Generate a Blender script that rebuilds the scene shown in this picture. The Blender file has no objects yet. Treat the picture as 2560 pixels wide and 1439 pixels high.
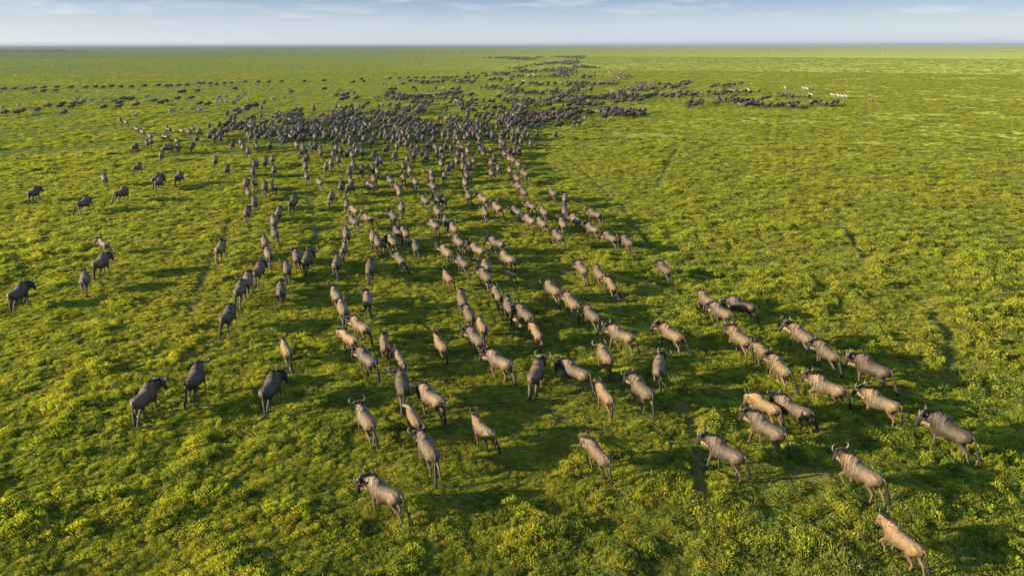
import bpy, bmesh, math, random
import numpy as np
from mathutils import Vector, Matrix, Euler
R = math.radians
rng = np.random.default_rng(11)
random.seed(5)

# ------------------------------------------------------------ camera, world, sun, exposure
SCN = bpy.context.scene
COL = SCN.collection
CAM_H = 15.6
PITCH = math.atan((719.5 - 111) / 1800.0)
cam_data = bpy.data.cameras.new('camera')
cam_data.sensor_width = 36.0
cam_data.lens = 36.0 * 1800.0 / 2560.0
cam_data.clip_start = 0.5
cam_data.clip_end = 60000.0
cam = bpy.data.objects.new('camera', cam_data)
cam.location = (0, 0, CAM_H)
cam.rotation_euler = (R(90) - PITCH, 0, 0)
COL.objects.link(cam)
SCN.camera = cam

SUN_EL = R(13.0)
SUN_DIR_AZ = R(10.0)          # light travels towards +x and a little away from the camera (+y)
SUN_STRENGTH = 5.0
SKY_STRENGTH = 0.15
EXPOSURE = 1.76
world = bpy.data.worlds.new('World')
SCN.world = world
world.use_nodes = True
wn, wl = world.node_tree.nodes, world.node_tree.links
wn.clear()
def N(nodes, kind, **kw):
    n = nodes.new(kind)
    for k, v in kw.items():
        if k.startswith('i_'):
            key = k[2:]
            n.inputs[int(key) if key.isdigit() else key.replace('_', ' ')].default_value = v
        else: setattr(n, k, v)
    return n
sky = N(wn, 'ShaderNodeTexSky', sky_type='NISHITA')
sky.sun_disc = False
sky.sun_elevation = SUN_EL
sky.sun_rotation = R(270) - SUN_DIR_AZ
sky.altitude = 1500
sky.air_density = 1.0
sky.dust_density = 0.6
sky.ozone_density = 2.0
tc = N(wn, 'ShaderNodeTexCoord')
sep = N(wn, 'ShaderNodeSeparateXYZ')
wl.new(tc.outputs['Generated'], sep.inputs[0])
# cloud layer: direction projected on a far plane overhead so clouds flatten towards the horizon
def mathn(op, a=None, b=None, c=None, nodes=wn, links=wl, clamp=False):
    n = nodes.new('ShaderNodeMath'); n.operation = op; n.use_clamp = clamp
    for i, v in enumerate((a, b, c)):
        if v is None: continue
        if isinstance(v, (int, float)): n.inputs[i].default_value = v
        else: links.new(v, n.inputs[i])
    return n.outputs[0]
comb = N(wn, 'ShaderNodeVectorMath', operation='MULTIPLY')
wl.new(tc.outputs['Generated'], comb.inputs[0])
comb.inputs[1].default_value = (8.0, 8.0, 60.0)
no1 = N(wn, 'ShaderNodeTexNoise', i_Scale=1.0, i_Detail=8.0, i_Roughness=0.60, i_Distortion=0.35)
wl.new(comb.outputs[0], no1.inputs['Vector'])
mr1 = N(wn, 'ShaderNodeMapRange', i_1=0.50, i_2=0.72, i_3=0.0, i_4=0.9)
wl.new(no1.outputs[0], mr1.inputs[0])
# elevation mask: the low haze bank is even, structure shows above about one degree
mre = N(wn, 'ShaderNodeMapRange', i_1=0.012, i_2=0.045, i_3=0.0, i_4=1.0, interpolation_type='SMOOTHSTEP')
wl.new(sep.outputs[2], mre.inputs[0])
cl = mathn('MULTIPLY', mr1.outputs[0], mre.outputs[0])
# veil of thin high cloud between the horizon bank (pale) and the bluer sky above
ramp = N(wn, 'ShaderNodeValToRGB')
wl.new(mathn('MULTIPLY', sep.outputs[2], 10.0), ramp.inputs[0])
cr = ramp.color_ramp
cr.elements[0].position = 0.0; cr.elements[0].color = (0.47, 0.51, 0.61, 1)
cr.elements[1].position = 0.72; cr.elements[1].color = (0.07, 0.14, 0.29, 1)
e = cr.elements.new(0.22); e.color = (0.38, 0.435, 0.565, 1)
e = cr.elements.new(0.50); e.color = (0.17, 0.25, 0.42, 1)
veil = N(wn, 'ShaderNodeMix', data_type='RGBA', blend_type='MIX')
wl.new(cl, veil.inputs['Factor'])
wl.new(ramp.outputs[0], veil.inputs['A'])
veil.inputs['B'].default_value = (0.52, 0.54, 0.61, 1)
VEIL_GAIN = 0.335
bg_sky = N(wn, 'ShaderNodeBackground', i_Strength=SKY_STRENGTH)
wl.new(sky.outputs[0], bg_sky.inputs[0])
bg_veil = N(wn, 'ShaderNodeBackground', i_Strength=VEIL_GAIN)
wl.new(veil.outputs['Result'], bg_veil.inputs[0])
mrv = N(wn, 'ShaderNodeMapRange', i_1=0.07, i_2=0.25, i_3=0.90, i_4=0.10)
wl.new(sep.outputs[2], mrv.inputs[0])
mxw = N(wn, 'ShaderNodeMixShader')
wl.new(mrv.outputs[0], mxw.inputs[0])
wl.new(bg_sky.outputs[0], mxw.inputs[1]); wl.new(bg_veil.outputs[0], mxw.inputs[2])
wo = N(wn, 'ShaderNodeOutputWorld')
wl.new(mxw.outputs[0], wo.inputs[0])

sun_data = bpy.data.lights.new('sun', 'SUN')
sun_data.energy = SUN_STRENGTH
sun_data.angle = R(0.6)
sun_data.color = (1.0, 0.85, 0.60)
sun = bpy.data.objects.new('sun', sun_data)
ldir = Vector((math.cos(SUN_DIR_AZ) * math.cos(SUN_EL), math.sin(SUN_DIR_AZ) * math.cos(SUN_EL), -math.sin(SUN_EL)))
sun.rotation_euler = ldir.to_track_quat('-Z', 'Y').to_euler()
sun.location = (-60, 0, 40)
COL.objects.link(sun)
SCN.view_settings.view_transform = 'Standard'
SCN.view_settings.look = 'None'
SCN.view_settings.exposure = EXPOSURE
SCN.view_settings.gamma = 1.0
SCN.view_settings.use_curve_mapping = False
SCN.cycles.max_bounces = 6
SCN.cycles.volume_bounces = 0
SCN.cycles.transparent_max_bounces = 6

# ------------------------------------------------------------ helpers
def tag(o, label=None, cat=None, group=None, kind=None):
    if label: o['label'] = label
    if cat: o['category'] = cat
    if group: o['group'] = group
    if kind: o['kind'] = kind
    return o
_LAT = [np.random.default_rng(100 + i).random((256, 256)) for i in range(8)]
def vnoise(x, y, scale, k=0):
    x = np.asarray(x, float) / scale + 37.3 * k; y = np.asarray(y, float) / scale + 11.7 * k
    xi = np.floor(x).astype(int); yi = np.floor(y).astype(int)
    fx = x - xi; fy = y - yi
    fx = fx * fx * (3 - 2 * fx); fy = fy * fy * (3 - 2 * fy)
    L = _LAT[k % 8]
    a = L[xi % 256, yi % 256]; b = L[(xi + 1) % 256, yi % 256]
    c = L[xi % 256, (yi + 1) % 256]; d = L[(xi + 1) % 256, (yi + 1) % 256]
    return (a * (1 - fx) + b * fx) * (1 - fy) + (c * (1 - fx) + d * fx) * fy
def height(x, y):
    """gentle relief of the plain, metres"""
    r = np.hypot(x, y)
    near = np.clip(1.2 - r / 900.0, 0.0, 1.0)
    return near * (0.22 * (vnoise(x, y, 17.0, 1) - .5) + 0.16 * (vnoise(x, y, 5.0, 2) - .5) + 0.12 * (vnoise(x, y, 1.7, 3) - .5)
                   + 0.05 * (vnoise(x, y, .6, 4) - .5))
def sstep_(t):
    t = np.clip(t, 0, 1); return t * t * (3 - 2 * t)
def lush(x, y):
    """0..1: how tall and leafy the ground cover grows"""
    v = .42 * vnoise(x, y, .95, 5) + .30 * vnoise(x, y, 3.1, 6) + .28 * vnoise(x, y, 13.0, 7)
    v = v + .10 * sstep_((x / np.maximum(y, 1) + .15) / .5) - .04
    return np.clip((v - .30) / .38, 0, 1)
def mesh_obj(name, verts, faces, mat=None, parent=None, cols=None, smooth=True, link=True, fa=None):
    me = bpy.data.meshes.new(name)
    me.from_pydata([tuple(v) for v in verts], [], [tuple(f) for f in faces])
    if cols is not None:
        ca = me.color_attributes.new('coat', 'FLOAT_COLOR', 'POINT')
        arr = np.zeros((len(verts), 4)); cols = np.asarray(cols); arr[:, :cols.shape[1]] = cols
        ca.data.foreach_set('color', arr.ravel())
    if smooth: me.shade_smooth()
    if mat: me.materials.append(mat)
    o = bpy.data.objects.new(name, me)
    if link: COL.objects.link(o)
    if parent: o.parent = parent
    return o
def quick_mesh(name, V, Q, mats):
    """fast mesh from numpy verts (n,3) and quads/tris (m,k)"""
    me = bpy.data.meshes.new(name)
    me.vertices.add(len(V)); me.vertices.foreach_set('co', np.asarray(V, np.float32).ravel())
    k = Q.shape[1]
    me.loops.add(Q.size); me.loops.foreach_set('vertex_index', Q.astype(np.int32).ravel())
    me.polygons.add(len(Q)); me.polygons.foreach_set('loop_start', np.arange(0, Q.size, k, dtype=np.int32))
    me.update(calc_edges=True); me.validate()
    for m in mats: me.materials.append(m)
    return me
# x, y, heading, size, kind, label
WILDEBEEST = [
(12.27, 18.89, 0.38, 0.85, 't', 'tan young wildebeest with short upright horns and shaggy mane, in the bottom corner'),
(-4.41, 21.34, 0.94, 0.98, 'a', 'pale grey wildebeest with black curled horns, lowest in the bottom centre-left'),
(12.56, 22.39, 0.52, 1.0, 'a', 'pale tan wildebeest in mid stride, second up from the bottom corner, forefoot lifted'),
(8.08, 23.85, 0.7, 0.98, 'a', 'pale brown wildebeest trotting left beside the dark trampled gap, hind leg stretched back'),
(3.28, 23.85, 0.45, 0.84, 't', 'tan maned young wildebeest alone between dark grass patches near the bottom'),
(-3.21, 24.07, 0.45, 1.0, 'a', 'large wildebeest seen from behind with tail curled over its rump, near the bottom'),
(10.18, 25.47, 0.56, 1.03, 'a', 'brown wildebeest with pale back just above the trotting pale one, black tail hanging'),
(17.59, 25.54, 0.45, 1.08, 'b', 'dark-necked wildebeest with wide curled horns, looking at the camera beside the right edge'),
(-1.18, 25.9, 0.63, 0.88, 't', 'shaggy tan young wildebeest standing alone left of a dark hollow, legs shaded'),
(-6.03, 26.43, 0.52, 0.99, 'a', 'narrow wildebeest with upright lyre horns walking above the lowest grey one'),
(-4.11, 26.72, 0.42, 0.87, 't', 'reddish young wildebeest half hidden ahead of the tail-curling one'),
(12.02, 27.51, 0.73, 0.99, 'a', 'wildebeest with half its flank in shade and hind leg stretched, in the right bunch'),
(10.99, 27.94, 0.59, 0.84, 't', 'tan long-horned young wildebeest tucked behind a striped flank in the right bunch'),
(16.07, 28.11, 0.66, 0.98, 'a', 'wildebeest with strongly striped neck, lowest but one along the right side'),
(-16.1, 28.37, -0.1, 1.03, 'b', 'dark grey bull with tall horns side-on to the right, lowest on the left side'),
(-3.53, 28.47, 0.73, 1.03, 'a', 'humped wildebeest with dark cheek turned left and long black tail, stepping'),
(4.16, 28.89, 0.31, 0.88, 't', 'small sandy wildebeest with lyre horns and tail trailing, below the central column'),
(5.79, 29.02, 0.38, 1.03, 'a', 'big humped wildebeest with shadow on hindquarters and one foreleg lifted'),
(-10.83, 29.15, -0.07, 1.08, 'b', 'dark-headed wildebeest with pale beard turned right, tail swinging out, lower left-centre'),
(-4.97, 29.53, 0.21, 1.03, 'b', 'broad-backed dark-maned wildebeest seen squarely from behind'),
(14.32, 29.54, 0.77, 0.99, 'a', 'wildebeest with a neighbour shadow across its belly, in the middle of the right bunch'),
(-14.66, 30.24, 0.07, 1.06, 'b', 'grey bull with white-rimmed horns turned right, upper of the two lower-left loners'),
(1.14, 30.87, -0.28, 1.07, 'b', 'black-maned dark bull turned slightly right with a lit rump, centre of the foreground'),
(3.02, 31.07, 0.77, 1.03, 'a', 'humped wildebeest with dark face lowered left, just right of the black-maned bull'),
(17.12, 31.22, 0.59, 1.08, 'b', 'humped wildebeest with dark shaded belly, topmost of the pair at the right rim'),
(12.93, 31.67, 0.17, 0.98, 'a', 'striped wildebeest seen over the back of the half-shaded one, right bunch'),
(7.09, 31.68, -0.24, 1.01, 'a', 'wildebeest seen from behind with narrow neck and long black tail, below the lone left-facing one'),
(-0.6, 32.26, 0.77, 1.02, 'a', 'large pale striped wildebeest overlapping another, legs in shade'),
(-7.13, 32.46, 0.7, 1.01, 'a', 'slim brown wildebeest stepping with one hind leg bent, left of the reddish young'),
(-5.54, 32.6, 0.38, 0.84, 't', 'reddish lyre-horned young wildebeest just ahead of the broad-backed dark-maned one'),
(4.64, 33.0, 0.21, 1.0, 'a', 'wildebeest with forward-curled horns walking below the broad bearded one'),
(15.75, 33.07, 0.28, 0.98, 'a', 'striped-neck wildebeest walking directly behind the upper right leader'),
(12.86, 33.54, 0.35, 0.89, 't', 'sandy wildebeest with wide open horns at the head of the right bunch column'),
(-11.6, 34.04, 0.49, 0.89, 't', 'tan lyre-horned wildebeest standing alone seen from behind'),
(-6.62, 34.46, 0.24, 0.87, 't', 'small-bodied wildebeest with short lyre horns seen straight from behind'),
(-3.71, 34.58, 0.45, 0.85, 't', 'reddish young wildebeest with a pale face standing alone left of the centre column'),
(12.03, 35.23, 0.35, 1.03, 'a', 'third and last wildebeest of the short column below the black-necked bull'),
(-1.91, 35.18, 0.52, 1.01, 'a', 'long-horned wildebeest directly above the large pale striped one'),
(15.38, 35.44, 0.28, 1.03, 'a', 'leader of the upper right pair, head low to the left'),
(-8.62, 35.33, 0.77, 0.89, 't', 'hunched tan wildebeest head turned left below the pale-rumped one'),
(5.86, 35.63, 0.77, 1.01, 'a', 'broad humped wildebeest with pale beard at the tail of the centre-right column'),
(8.56, 35.8, 0.52, 1.0, 'a', 'lone wildebeest with curled horns facing left, left of the short column'),
(1.34, 36.22, 0.24, 0.87, 't', 'small sandy yearling with short horns, below the orange calf'),
(-8.31, 36.82, 0.77, 1.0, 'a', 'pale-rumped wildebeest with bulky shoulders behind two dark-tailed ones'),
(-1.67, 37.15, 0.28, 0.84, 't', 'short tan wildebeest with round horns, above the overlapping pair'),
(-16.03, 38.0, -0.0, 1.04, 'b', 'dark wildebeest with pale beard and tail flung left, at the tail of the left column'),
(0.36, 38.14, 0.31, 0.6, 'c', 'small orange-tan calf beside the brown humped cow'),
(-2.46, 38.67, 0.24, 0.97, 'a', 'broad brown wildebeest walking away at the tail of the centre column'),
(4.59, 38.77, 0.38, 0.97, 'a', 'second from the tail of the centre-right column, behind a striped neck'),
(0.75, 38.77, 0.49, 1.01, 'a', 'brown humped cow with an orange calf at her shoulder'),
(12.2, 39.25, 0.49, 0.99, 'a', 'middle wildebeest of the short column below the black-necked bull'),
(-9.9, 39.53, 0.35, 1.01, 'a', 'wildebeest with wide horns and dark shoulders at the tail of the left-centre pair'),
(-0.19, 40.06, 0.14, 1.0, 'a', 'brown wildebeest heading up-left, forty-nine and a half percent across, fifty-six down'),
(13.67, 40.3, 0.91, 1.04, 'b', 'black-necked humped bull with shaded belly standing right of the short column'),
(3.59, 40.71, 0.35, 1.04, 'a', 'third from the tail of the centre-right column'),
(-8.76, 41.18, 0.17, 0.98, 'a', 'slim wildebeest seen from behind with long black tail, alone right of the left-centre pair'),
(-3.04, 41.25, 0.21, 1.0, 'a', 'white-cheeked wildebeest second in the centre column'),
(11.91, 41.5, 0.35, 0.98, 'a', 'first wildebeest of the short column, left of the black-necked bull'),
(-30.46, 41.98, 0.03, 1.07, 'b', 'dark bull raising a foreleg at the left edge, long tail hanging'),
(-10.91, 42.18, 0.45, 0.99, 'a', 'first of the left-centre pair, striped flank half hidden'),
(-0.92, 42.28, 0.24, 0.99, 'a', 'brown wildebeest heading up-left, forty-eight and a half percent across, fifty-four down'),
(-17.0, 42.59, 0.1, 1.02, 'a', 'grey wildebeest second from the tail of the left column'),
(-14.58, 43.01, 0.21, 0.99, 'a', 'lean dark-flanked wildebeest seen from behind, right of the left column'),
(2.58, 43.35, 0.45, 1.01, 'a', 'fourth from the tail of the centre-right column'),
(-17.15, 44.3, 0.17, 1.03, 'a', 'wildebeest mostly hidden ahead of the second one in the left column'),
(6.49, 44.37, 0.14, 0.84, 't', 'tan lyre-horned young, rear one of a close pair in open grass'),
(-28.09, 45.04, 0.35, 0.97, 'a', 'light-rumped wildebeest with curled horns in front of a black-maned bull on the left'),
(-1.77, 45.85, 0.38, 0.99, 'a', 'brown wildebeest heading up-left, forty-seven and a half percent across, fifty and a half down'),
(-4.29, 45.88, 0.45, 0.88, 't', 'pale slim wildebeest with raised lyre horns, walking ahead of the centre column'),
(5.88, 46.38, 0.21, 1.01, 'a', 'brown wildebeest with white brow, front one of a close pair in open grass'),
(-17.34, 47.08, 0.03, 1.04, 'b', 'black-maned wildebeest with pale beard, fourth in the left column'),
(-9.76, 47.34, 0.1, 1.04, 'b', 'dark-necked bull with very wide horns seen squarely from behind'),
(-15.55, 47.56, 0.31, 0.98, 'a', 'lyre-horned wildebeest with brown rump just above the lean dark-flanked one'),
(4.84, 47.66, 0.28, 1.0, 'a', 'wildebeest with curled horns looking left, left of a close pair in open grass'),
(10.58, 47.73, 0.31, 0.97, 'a', 'lone wildebeest with lifted tail on open grass, to the right of all the columns'),
(-1.78, 47.76, 0.21, 1.02, 'a', 'brown wildebeest heading up-left, forty-seven and a half percent across, forty-nine down'),
(-0.14, 47.77, 0.77, 0.6, 'c', 'dark brown calf half hidden below a big humped cow'),
(-28.74, 48.25, -0.0, 1.09, 'b', 'black-maned bull stepping right behind the light-rumped one on the left'),
(-12.31, 48.49, 0.07, 1.02, 'a', 'grey-backed wildebeest with ringed horns, left of the very wide-horned bull'),
(-14.54, 49.07, 0.03, 1.09, 'b', 'dark-necked wildebeest with wide horns and grey flank, right one of a side-by-side pair'),
(-3.47, 48.97, 0.49, 0.97, 'a', 'brown wildebeest heading up-left, forty-five percent across, forty-eight down'),
(-8.02, 49.64, 0.45, 0.99, 'a', 'brown wildebeest heading up-left, thirty-nine percent across, forty-seven and a half down'),
(-0.3, 49.91, 0.59, 1.04, 'a', 'brown wildebeest heading up-left, forty-nine and a half percent across, forty-seven and a half down'),
(-15.6, 50.16, 0.28, 1.02, 'a', 'slender wildebeest with wide pale horns, left one of a side-by-side pair'),
(-18.03, 51.31, 0.42, 1.0, 'a', 'brown wildebeest at the tail of the thin left-centre line'),
(-4.84, 51.41, 0.49, 1.04, 'a', 'brown wildebeest heading up-left, forty-three and a half percent across, forty-six and a half down'),
(-2.55, 51.87, 0.66, 1.01, 'a', 'brown wildebeest heading up-left, forty-six and a half percent across, forty-six down'),
(-22.05, 52.49, 0.1, 1.03, 'a', 'solitary grey wildebeest in tall grass on the left, turned a little right'),
(-12.73, 52.63, -0.0, 0.85, 't', 'plain brown young wildebeest with head hidden ahead of the ring-horned one'),
(-7.33, 53.1, 0.24, 0.98, 'a', 'wide-horned wildebeest seen from behind with a grey rump, below the central pack'),
(-1.15, 53.95, 0.84, 1.0, 'a', 'brown wildebeest heading up-left, forty-eight and a half percent across, forty-four and a half down'),
(-10.42, 54.18, 0.31, 0.98, 'a', 'brown wildebeest heading up-left, thirty-seven percent across, forty-four and a half down'),
(-4.14, 54.17, 0.45, 1.0, 'a', 'brown wildebeest heading up-left, forty-five percent across, forty-four and a half down'),
(-9.32, 54.3, 0.42, 1.04, 'a', 'brown wildebeest heading up-left, thirty-eight and a half percent across, forty-four and a half down'),
(-31.85, 54.36, 0.84, 0.85, 't', 'sandy wildebeest heading left above the light-rumped and black-maned pair'),
(9.06, 54.85, 0.31, 0.97, 'a', 'wildebeest last in the slanting file that ends farthest out on the open grass'),
(-19.48, 54.96, 0.38, 0.97, 'a', 'light wildebeest second in the thin left-centre line'),
(-10.08, 54.8, 0.31, 0.57, 'c', 'small grey calf left of two grown wildebeest in the middle'),
(-11.11, 55.93, 0.21, 1.02, 'a', 'wildebeest with a pale neck and dark thighs seen squarely from behind'),
(3.7, 56.25, 0.42, 1.0, 'a', 'wildebeest last in the slanting file of humped cows just inside the outermost one'),
(7.96, 56.34, 0.52, 0.99, 'a', 'wildebeest second from last in the slanting file that ends farthest out on the open grass'),
(-8.73, 56.96, 0.45, 0.98, 'a', 'brown wildebeest heading up-left, thirty-nine and a half percent across, forty-three down'),
(-13.55, 57.26, 0.21, 1.04, 'a', 'broad wildebeest from behind in the shade, its shoulder covered by a follower'),
(-19.48, 57.47, 0.38, 1.0, 'a', 'grey wildebeest third in the thin left-centre line'),
(-9.39, 57.45, 0.45, 0.98, 'a', 'brown wildebeest heading up-left, thirty-nine percent across, forty-two and a half down'),
(-4.86, 58.73, 0.38, 0.97, 'a', 'brown wildebeest heading up-left, forty-four and a half percent across, forty-two down'),
(6.84, 59.47, 0.59, 0.97, 'a', 'wildebeest third from last in the slanting file that ends farthest out on the open grass'),
(-6.61, 59.76, 0.49, 0.98, 'a', 'brown wildebeest heading up-left, forty-two and a half percent across, forty-one and a half down'),
(4.37, 60.5, 0.17, 1.02, 'a', 'half-hidden wildebeest just ahead of the last one in the inner slanting file'),
(2.59, 60.86, 0.45, 0.98, 'a', 'wildebeest second from last in the slanting file of humped cows just inside the outermost one'),
(-5.74, 61.17, 0.21, 0.97, 'a', 'brown wildebeest heading up-left, forty-three and a half percent across, forty and a half down'),
(-13.79, 61.39, 0.59, 1.0, 'a', 'striped tan wildebeest, lowest of a trio'),
(-20.95, 61.86, 0.35, 0.99, 'a', 'brown wildebeest fourth in the thin left-centre line'),
(5.63, 62.02, 0.35, 1.04, 'a', 'wildebeest fourth from last in the slanting file that ends farthest out on the open grass'),
(1.58, 61.97, 0.49, 0.98, 'a', 'wildebeest third from last in the slanting file of humped cows just inside the outermost one'),
(-12.79, 62.87, 0.8, 0.87, 't', 'reddish humped young wildebeest with a shaded belly, right one of a trio'),
(-10.59, 63.03, 0.35, 1.02, 'a', 'brown wildebeest heading up-left, thirty-eight and a half percent across, thirty-nine and a half down'),
(-2.46, 64.69, 0.24, 1.0, 'a', 'wildebeest with black tail just under the big pale humped one'),
(-6.83, 64.85, 0.35, 1.04, 'a', 'brown wildebeest heading up-left, forty-two and a half percent across, thirty-nine down'),
(7.62, 64.76, 0.7, 1.0, 'a', 'big-humped wildebeest standing alone above the outermost slanting file, dark cheek turned sideways'),
(-21.54, 65.16, 0.14, 0.99, 'a', 'dark wildebeest leading the thin left-centre line'),
(-24.46, 65.16, 0.21, 1.0, 'a', 'brown wildebeest heading up-right, twenty-four percent across, thirty-nine down'),
(2.96, 65.45, 0.31, 0.97, 'a', 'wildebeest last in the long single file bending along the open grass'),
(0.44, 65.59, 0.52, 1.0, 'a', 'wildebeest fourth from last in the slanting file of humped cows just inside the outermost one'),
(4.92, 65.96, -0.0, 0.99, 'a', 'wildebeest directly below the wide-horned one, rump towards the camera, at the herd edge'),
(-14.68, 66.01, 0.59, 0.89, 't', 'tan young wildebeest mostly hidden, uppermost of a trio'),
(-10.28, 66.13, 0.14, 1.03, 'a', 'wildebeest seen squarely from behind with curved horns on the bright central strip'),
(-1.4, 66.89, 0.49, 1.0, 'a', 'wildebeest fifth from last in the slanting file of humped cows just inside the outermost one'),
(1.84, 68.04, 0.52, 0.97, 'a', 'wildebeest second from last in the long single file bending along the open grass'),
(-16.02, 68.79, 0.17, 0.99, 'a', 'wildebeest seen from behind directly below the grazing black bull'),
(-41.55, 68.81, -0.1, 1.04, 'b', 'dark wildebeest with pale beard walking head-down, between two broadside neighbours'),
(-21.5, 69.51, -0.07, 1.03, 'b', 'black-maned bull with pale beard turned right, at the left fringe of the herd'),
(-25.28, 69.65, 0.24, 0.99, 'a', 'brown wildebeest walking straight away, twenty-five percent across, thirty-seven down'),
(-8.56, 69.98, 0.52, 1.03, 'a', 'pale humped wildebeest with lit flank, on the lit grass strip in mid herd'),
(-7.45, 70.37, 0.24, 0.98, 'a', 'brown wildebeest heading up-left, forty-two and a half percent across, thirty-six and a half down'),
(-6.89, 70.72, 0.35, 0.97, 'a', 'brown wildebeest heading up-left, forty-three percent across, thirty-six and a half down'),
(-2.88, 70.87, 0.59, 1.03, 'a', 'big pale humped wildebeest at the head of the inner slanting file'),
(5.34, 71.31, -0.07, 1.01, 'a', 'wildebeest with wide pale horns raised, just above another on open grass'),
(-18.31, 72.07, 0.07, 1.04, 'a', 'brown wildebeest heading up-right, thirty-two and a half percent across, thirty-six down'),
(-4.39, 72.23, 0.21, 1.0, 'a', 'brown wildebeest heading up-left, forty-six percent across, thirty-six down'),
(-40.37, 73.62, -0.21, 1.08, 'b', 'plain dark wildebeest standing broadside with its head level, out on the flank'),
(-11.67, 73.99, 0.17, 1.02, 'a', 'brown wildebeest walking straight away, thirty-nine percent across, thirty-five and a half down'),
(4.24, 74.18, 0.31, 1.03, 'a', 'lone wildebeest with hanging tail beside the long single file, above the wide-horned one'),
(-49.8, 74.22, 0.03, 1.07, 'b', 'outermost dark wildebeest standing broadside with horns raised, nearest the picture edge'),
(-27.49, 74.35, 0.45, 1.0, 'a', 'brown wildebeest heading up-left, twenty-four and a half percent across, thirty-five down'),
(1.25, 74.56, 0.28, 0.98, 'a', 'wildebeest third from last in the long single file bending along the open grass'),
(-17.38, 76.67, -0.17, 1.03, 'b', 'black bull grazing broadside with pale rump, directly above a brown one'),
(-26.71, 77.09, 0.24, 1.03, 'a', 'slim dark calf-sized wildebeest next to a tan one in the grass'),
(-18.52, 77.31, 0.1, 1.03, 'a', 'brown wildebeest heading up-right, thirty-three and a half percent across, thirty-four down'),
(-8.55, 77.5, 0.35, 1.03, 'a', 'brown wildebeest heading up-left, forty-two and a half percent across, thirty-four down'),
(-12.48, 77.7, 0.35, 0.99, 'a', 'brown wildebeest heading up-left, thirty-nine percent across, thirty-four down'),
(0.78, 77.71, 0.38, 1.02, 'a', 'wildebeest fourth from last in the long single file bending along the open grass'),
(-25.82, 77.61, 0.59, 0.88, 't', 'tan young wildebeest head turned aside, next to a slim dark one'),
(-15.47, 77.88, 0.59, 1.01, 'a', 'wildebeest with long black tail and curled horns crossing the open strip, head turned back'),
(-29.51, 79.29, 0.21, 1.03, 'a', 'brown wildebeest heading up-right, twenty-four percent across, thirty-three and a half down'),
(-5.24, 80.19, 0.24, 1.01, 'a', 'brown wildebeest heading up-left, forty-five and a half percent across, thirty-three and a half down'),
(-10.8, 80.19, 0.31, 1.02, 'a', 'brown wildebeest heading up-left, forty and a half percent across, thirty-three and a half down'),
(-39.56, 80.21, 0.03, 1.02, 'a', 'front one of two dark overlapping wildebeest out in the grass'),
(-21.6, 80.37, 0.52, 0.99, 'a', 'sandy wildebeest with lit flank and lifted tail, alone in a gap of the herd'),
(-28.87, 80.33, 0.52, 0.89, 't', 'tan young wildebeest heading up-left, twenty-five percent across, thirty-three down'),
(-13.73, 80.87, 0.45, 1.04, 'a', 'brown wildebeest heading up-left, thirty-eight percent across, thirty-three down'),
(-18.25, 81.09, 0.38, 0.98, 'a', 'brown wildebeest heading up-left, thirty-four and a half percent across, thirty-three down'),
(-15.75, 81.84, 0.31, 1.04, 'a', 'brown wildebeest heading up-left, thirty-six and a half percent across, thirty-three down'),
(-40.6, 81.89, -0.07, 1.09, 'b', 'dark wildebeest standing broadside behind a similar one overlapping it'),
(-12.41, 82.09, 0.17, 1.02, 'a', 'brown wildebeest walking straight away, thirty-nine and a half percent across, thirty-two and a half down'),
(-9.24, 82.79, 0.28, 0.97, 'a', 'brown wildebeest heading up-left, forty-two percent across, thirty-two and a half down'),
(-47.03, 82.77, 0.52, 1.03, 'a', 'solitary slim wildebeest with horns up, seen from behind, far out on the flank'),
(0.6, 83.28, 0.35, 0.98, 'a', 'wildebeest fifth from last in the long single file bending along the open grass'),
(-38.75, 83.6, 0.03, 1.09, 'b', 'dark wildebeest stepping forward beside the overlapping pair'),
(-24.02, 84.05, 0.31, 1.02, 'a', 'brown wildebeest walking straight away, thirty percent across, thirty-two down'),
(-7.96, 84.56, -0.0, 0.97, 'a', 'brown wildebeest heading up-right, forty-three and a half percent across, thirty-two down'),
(-5.37, 85.33, 0.14, 0.98, 'a', 'brown wildebeest heading up-left, forty-five and a half percent across, thirty-two down'),
(1.52, 85.85, 0.45, 1.07, 'b', 'dark-bellied wildebeest bulging out of the long single file at its bend'),
(-2.46, 86.66, 0.21, 1.01, 'a', 'brown wildebeest heading up-left, forty-eight percent across, thirty-one and a half down'),
(-9.72, 86.94, 0.1, 1.02, 'a', 'brown wildebeest walking straight away, forty-two percent across, thirty-one and a half down'),
(-19.73, 87.21, 0.14, 1.03, 'a', 'brown wildebeest walking straight away, thirty-four percent across, thirty-one and a half down'),
(-31.69, 87.99, 0.31, 0.99, 'a', 'brown wildebeest walking straight away, twenty-four and a half percent across, thirty-one down'),
(-16.53, 88.21, 0.28, 0.83, 't', 'tan young wildebeest heading up-left, thirty-seven percent across, thirty-one down'),
(-29.19, 88.3, 0.28, 1.03, 'a', 'brown wildebeest walking straight away, twenty-seven percent across, thirty-one down'),
(-0.25, 88.56, 0.14, 0.97, 'a', 'brown wildebeest heading up-left, fifty percent across, thirty-one down'),
(-18.5, 88.58, 0.17, 1.03, 'a', 'brown wildebeest walking straight away, thirty-five and a half percent across, thirty-one down'),
(-12.58, 88.83, 0.28, 0.98, 'a', 'brown wildebeest heading up-left, forty percent across, thirty-one down'),
(-35.19, 88.86, 0.21, 1.03, 'a', 'brown wildebeest heading up-right, twenty-two percent across, thirty-one down'),
(-1.64, 89.72, -0.0, 1.02, 'a', 'brown wildebeest walking straight away, forty-eight and a half percent across, thirty and a half down'),
(-17.38, 89.71, 0.21, 1.03, 'a', 'brown wildebeest walking straight away, thirty-six and a half percent across, thirty and a half down'),
(-7.99, 89.99, -0.07, 1.01, 'a', 'brown wildebeest heading up-right, forty-four percent across, thirty and a half down'),
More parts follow.
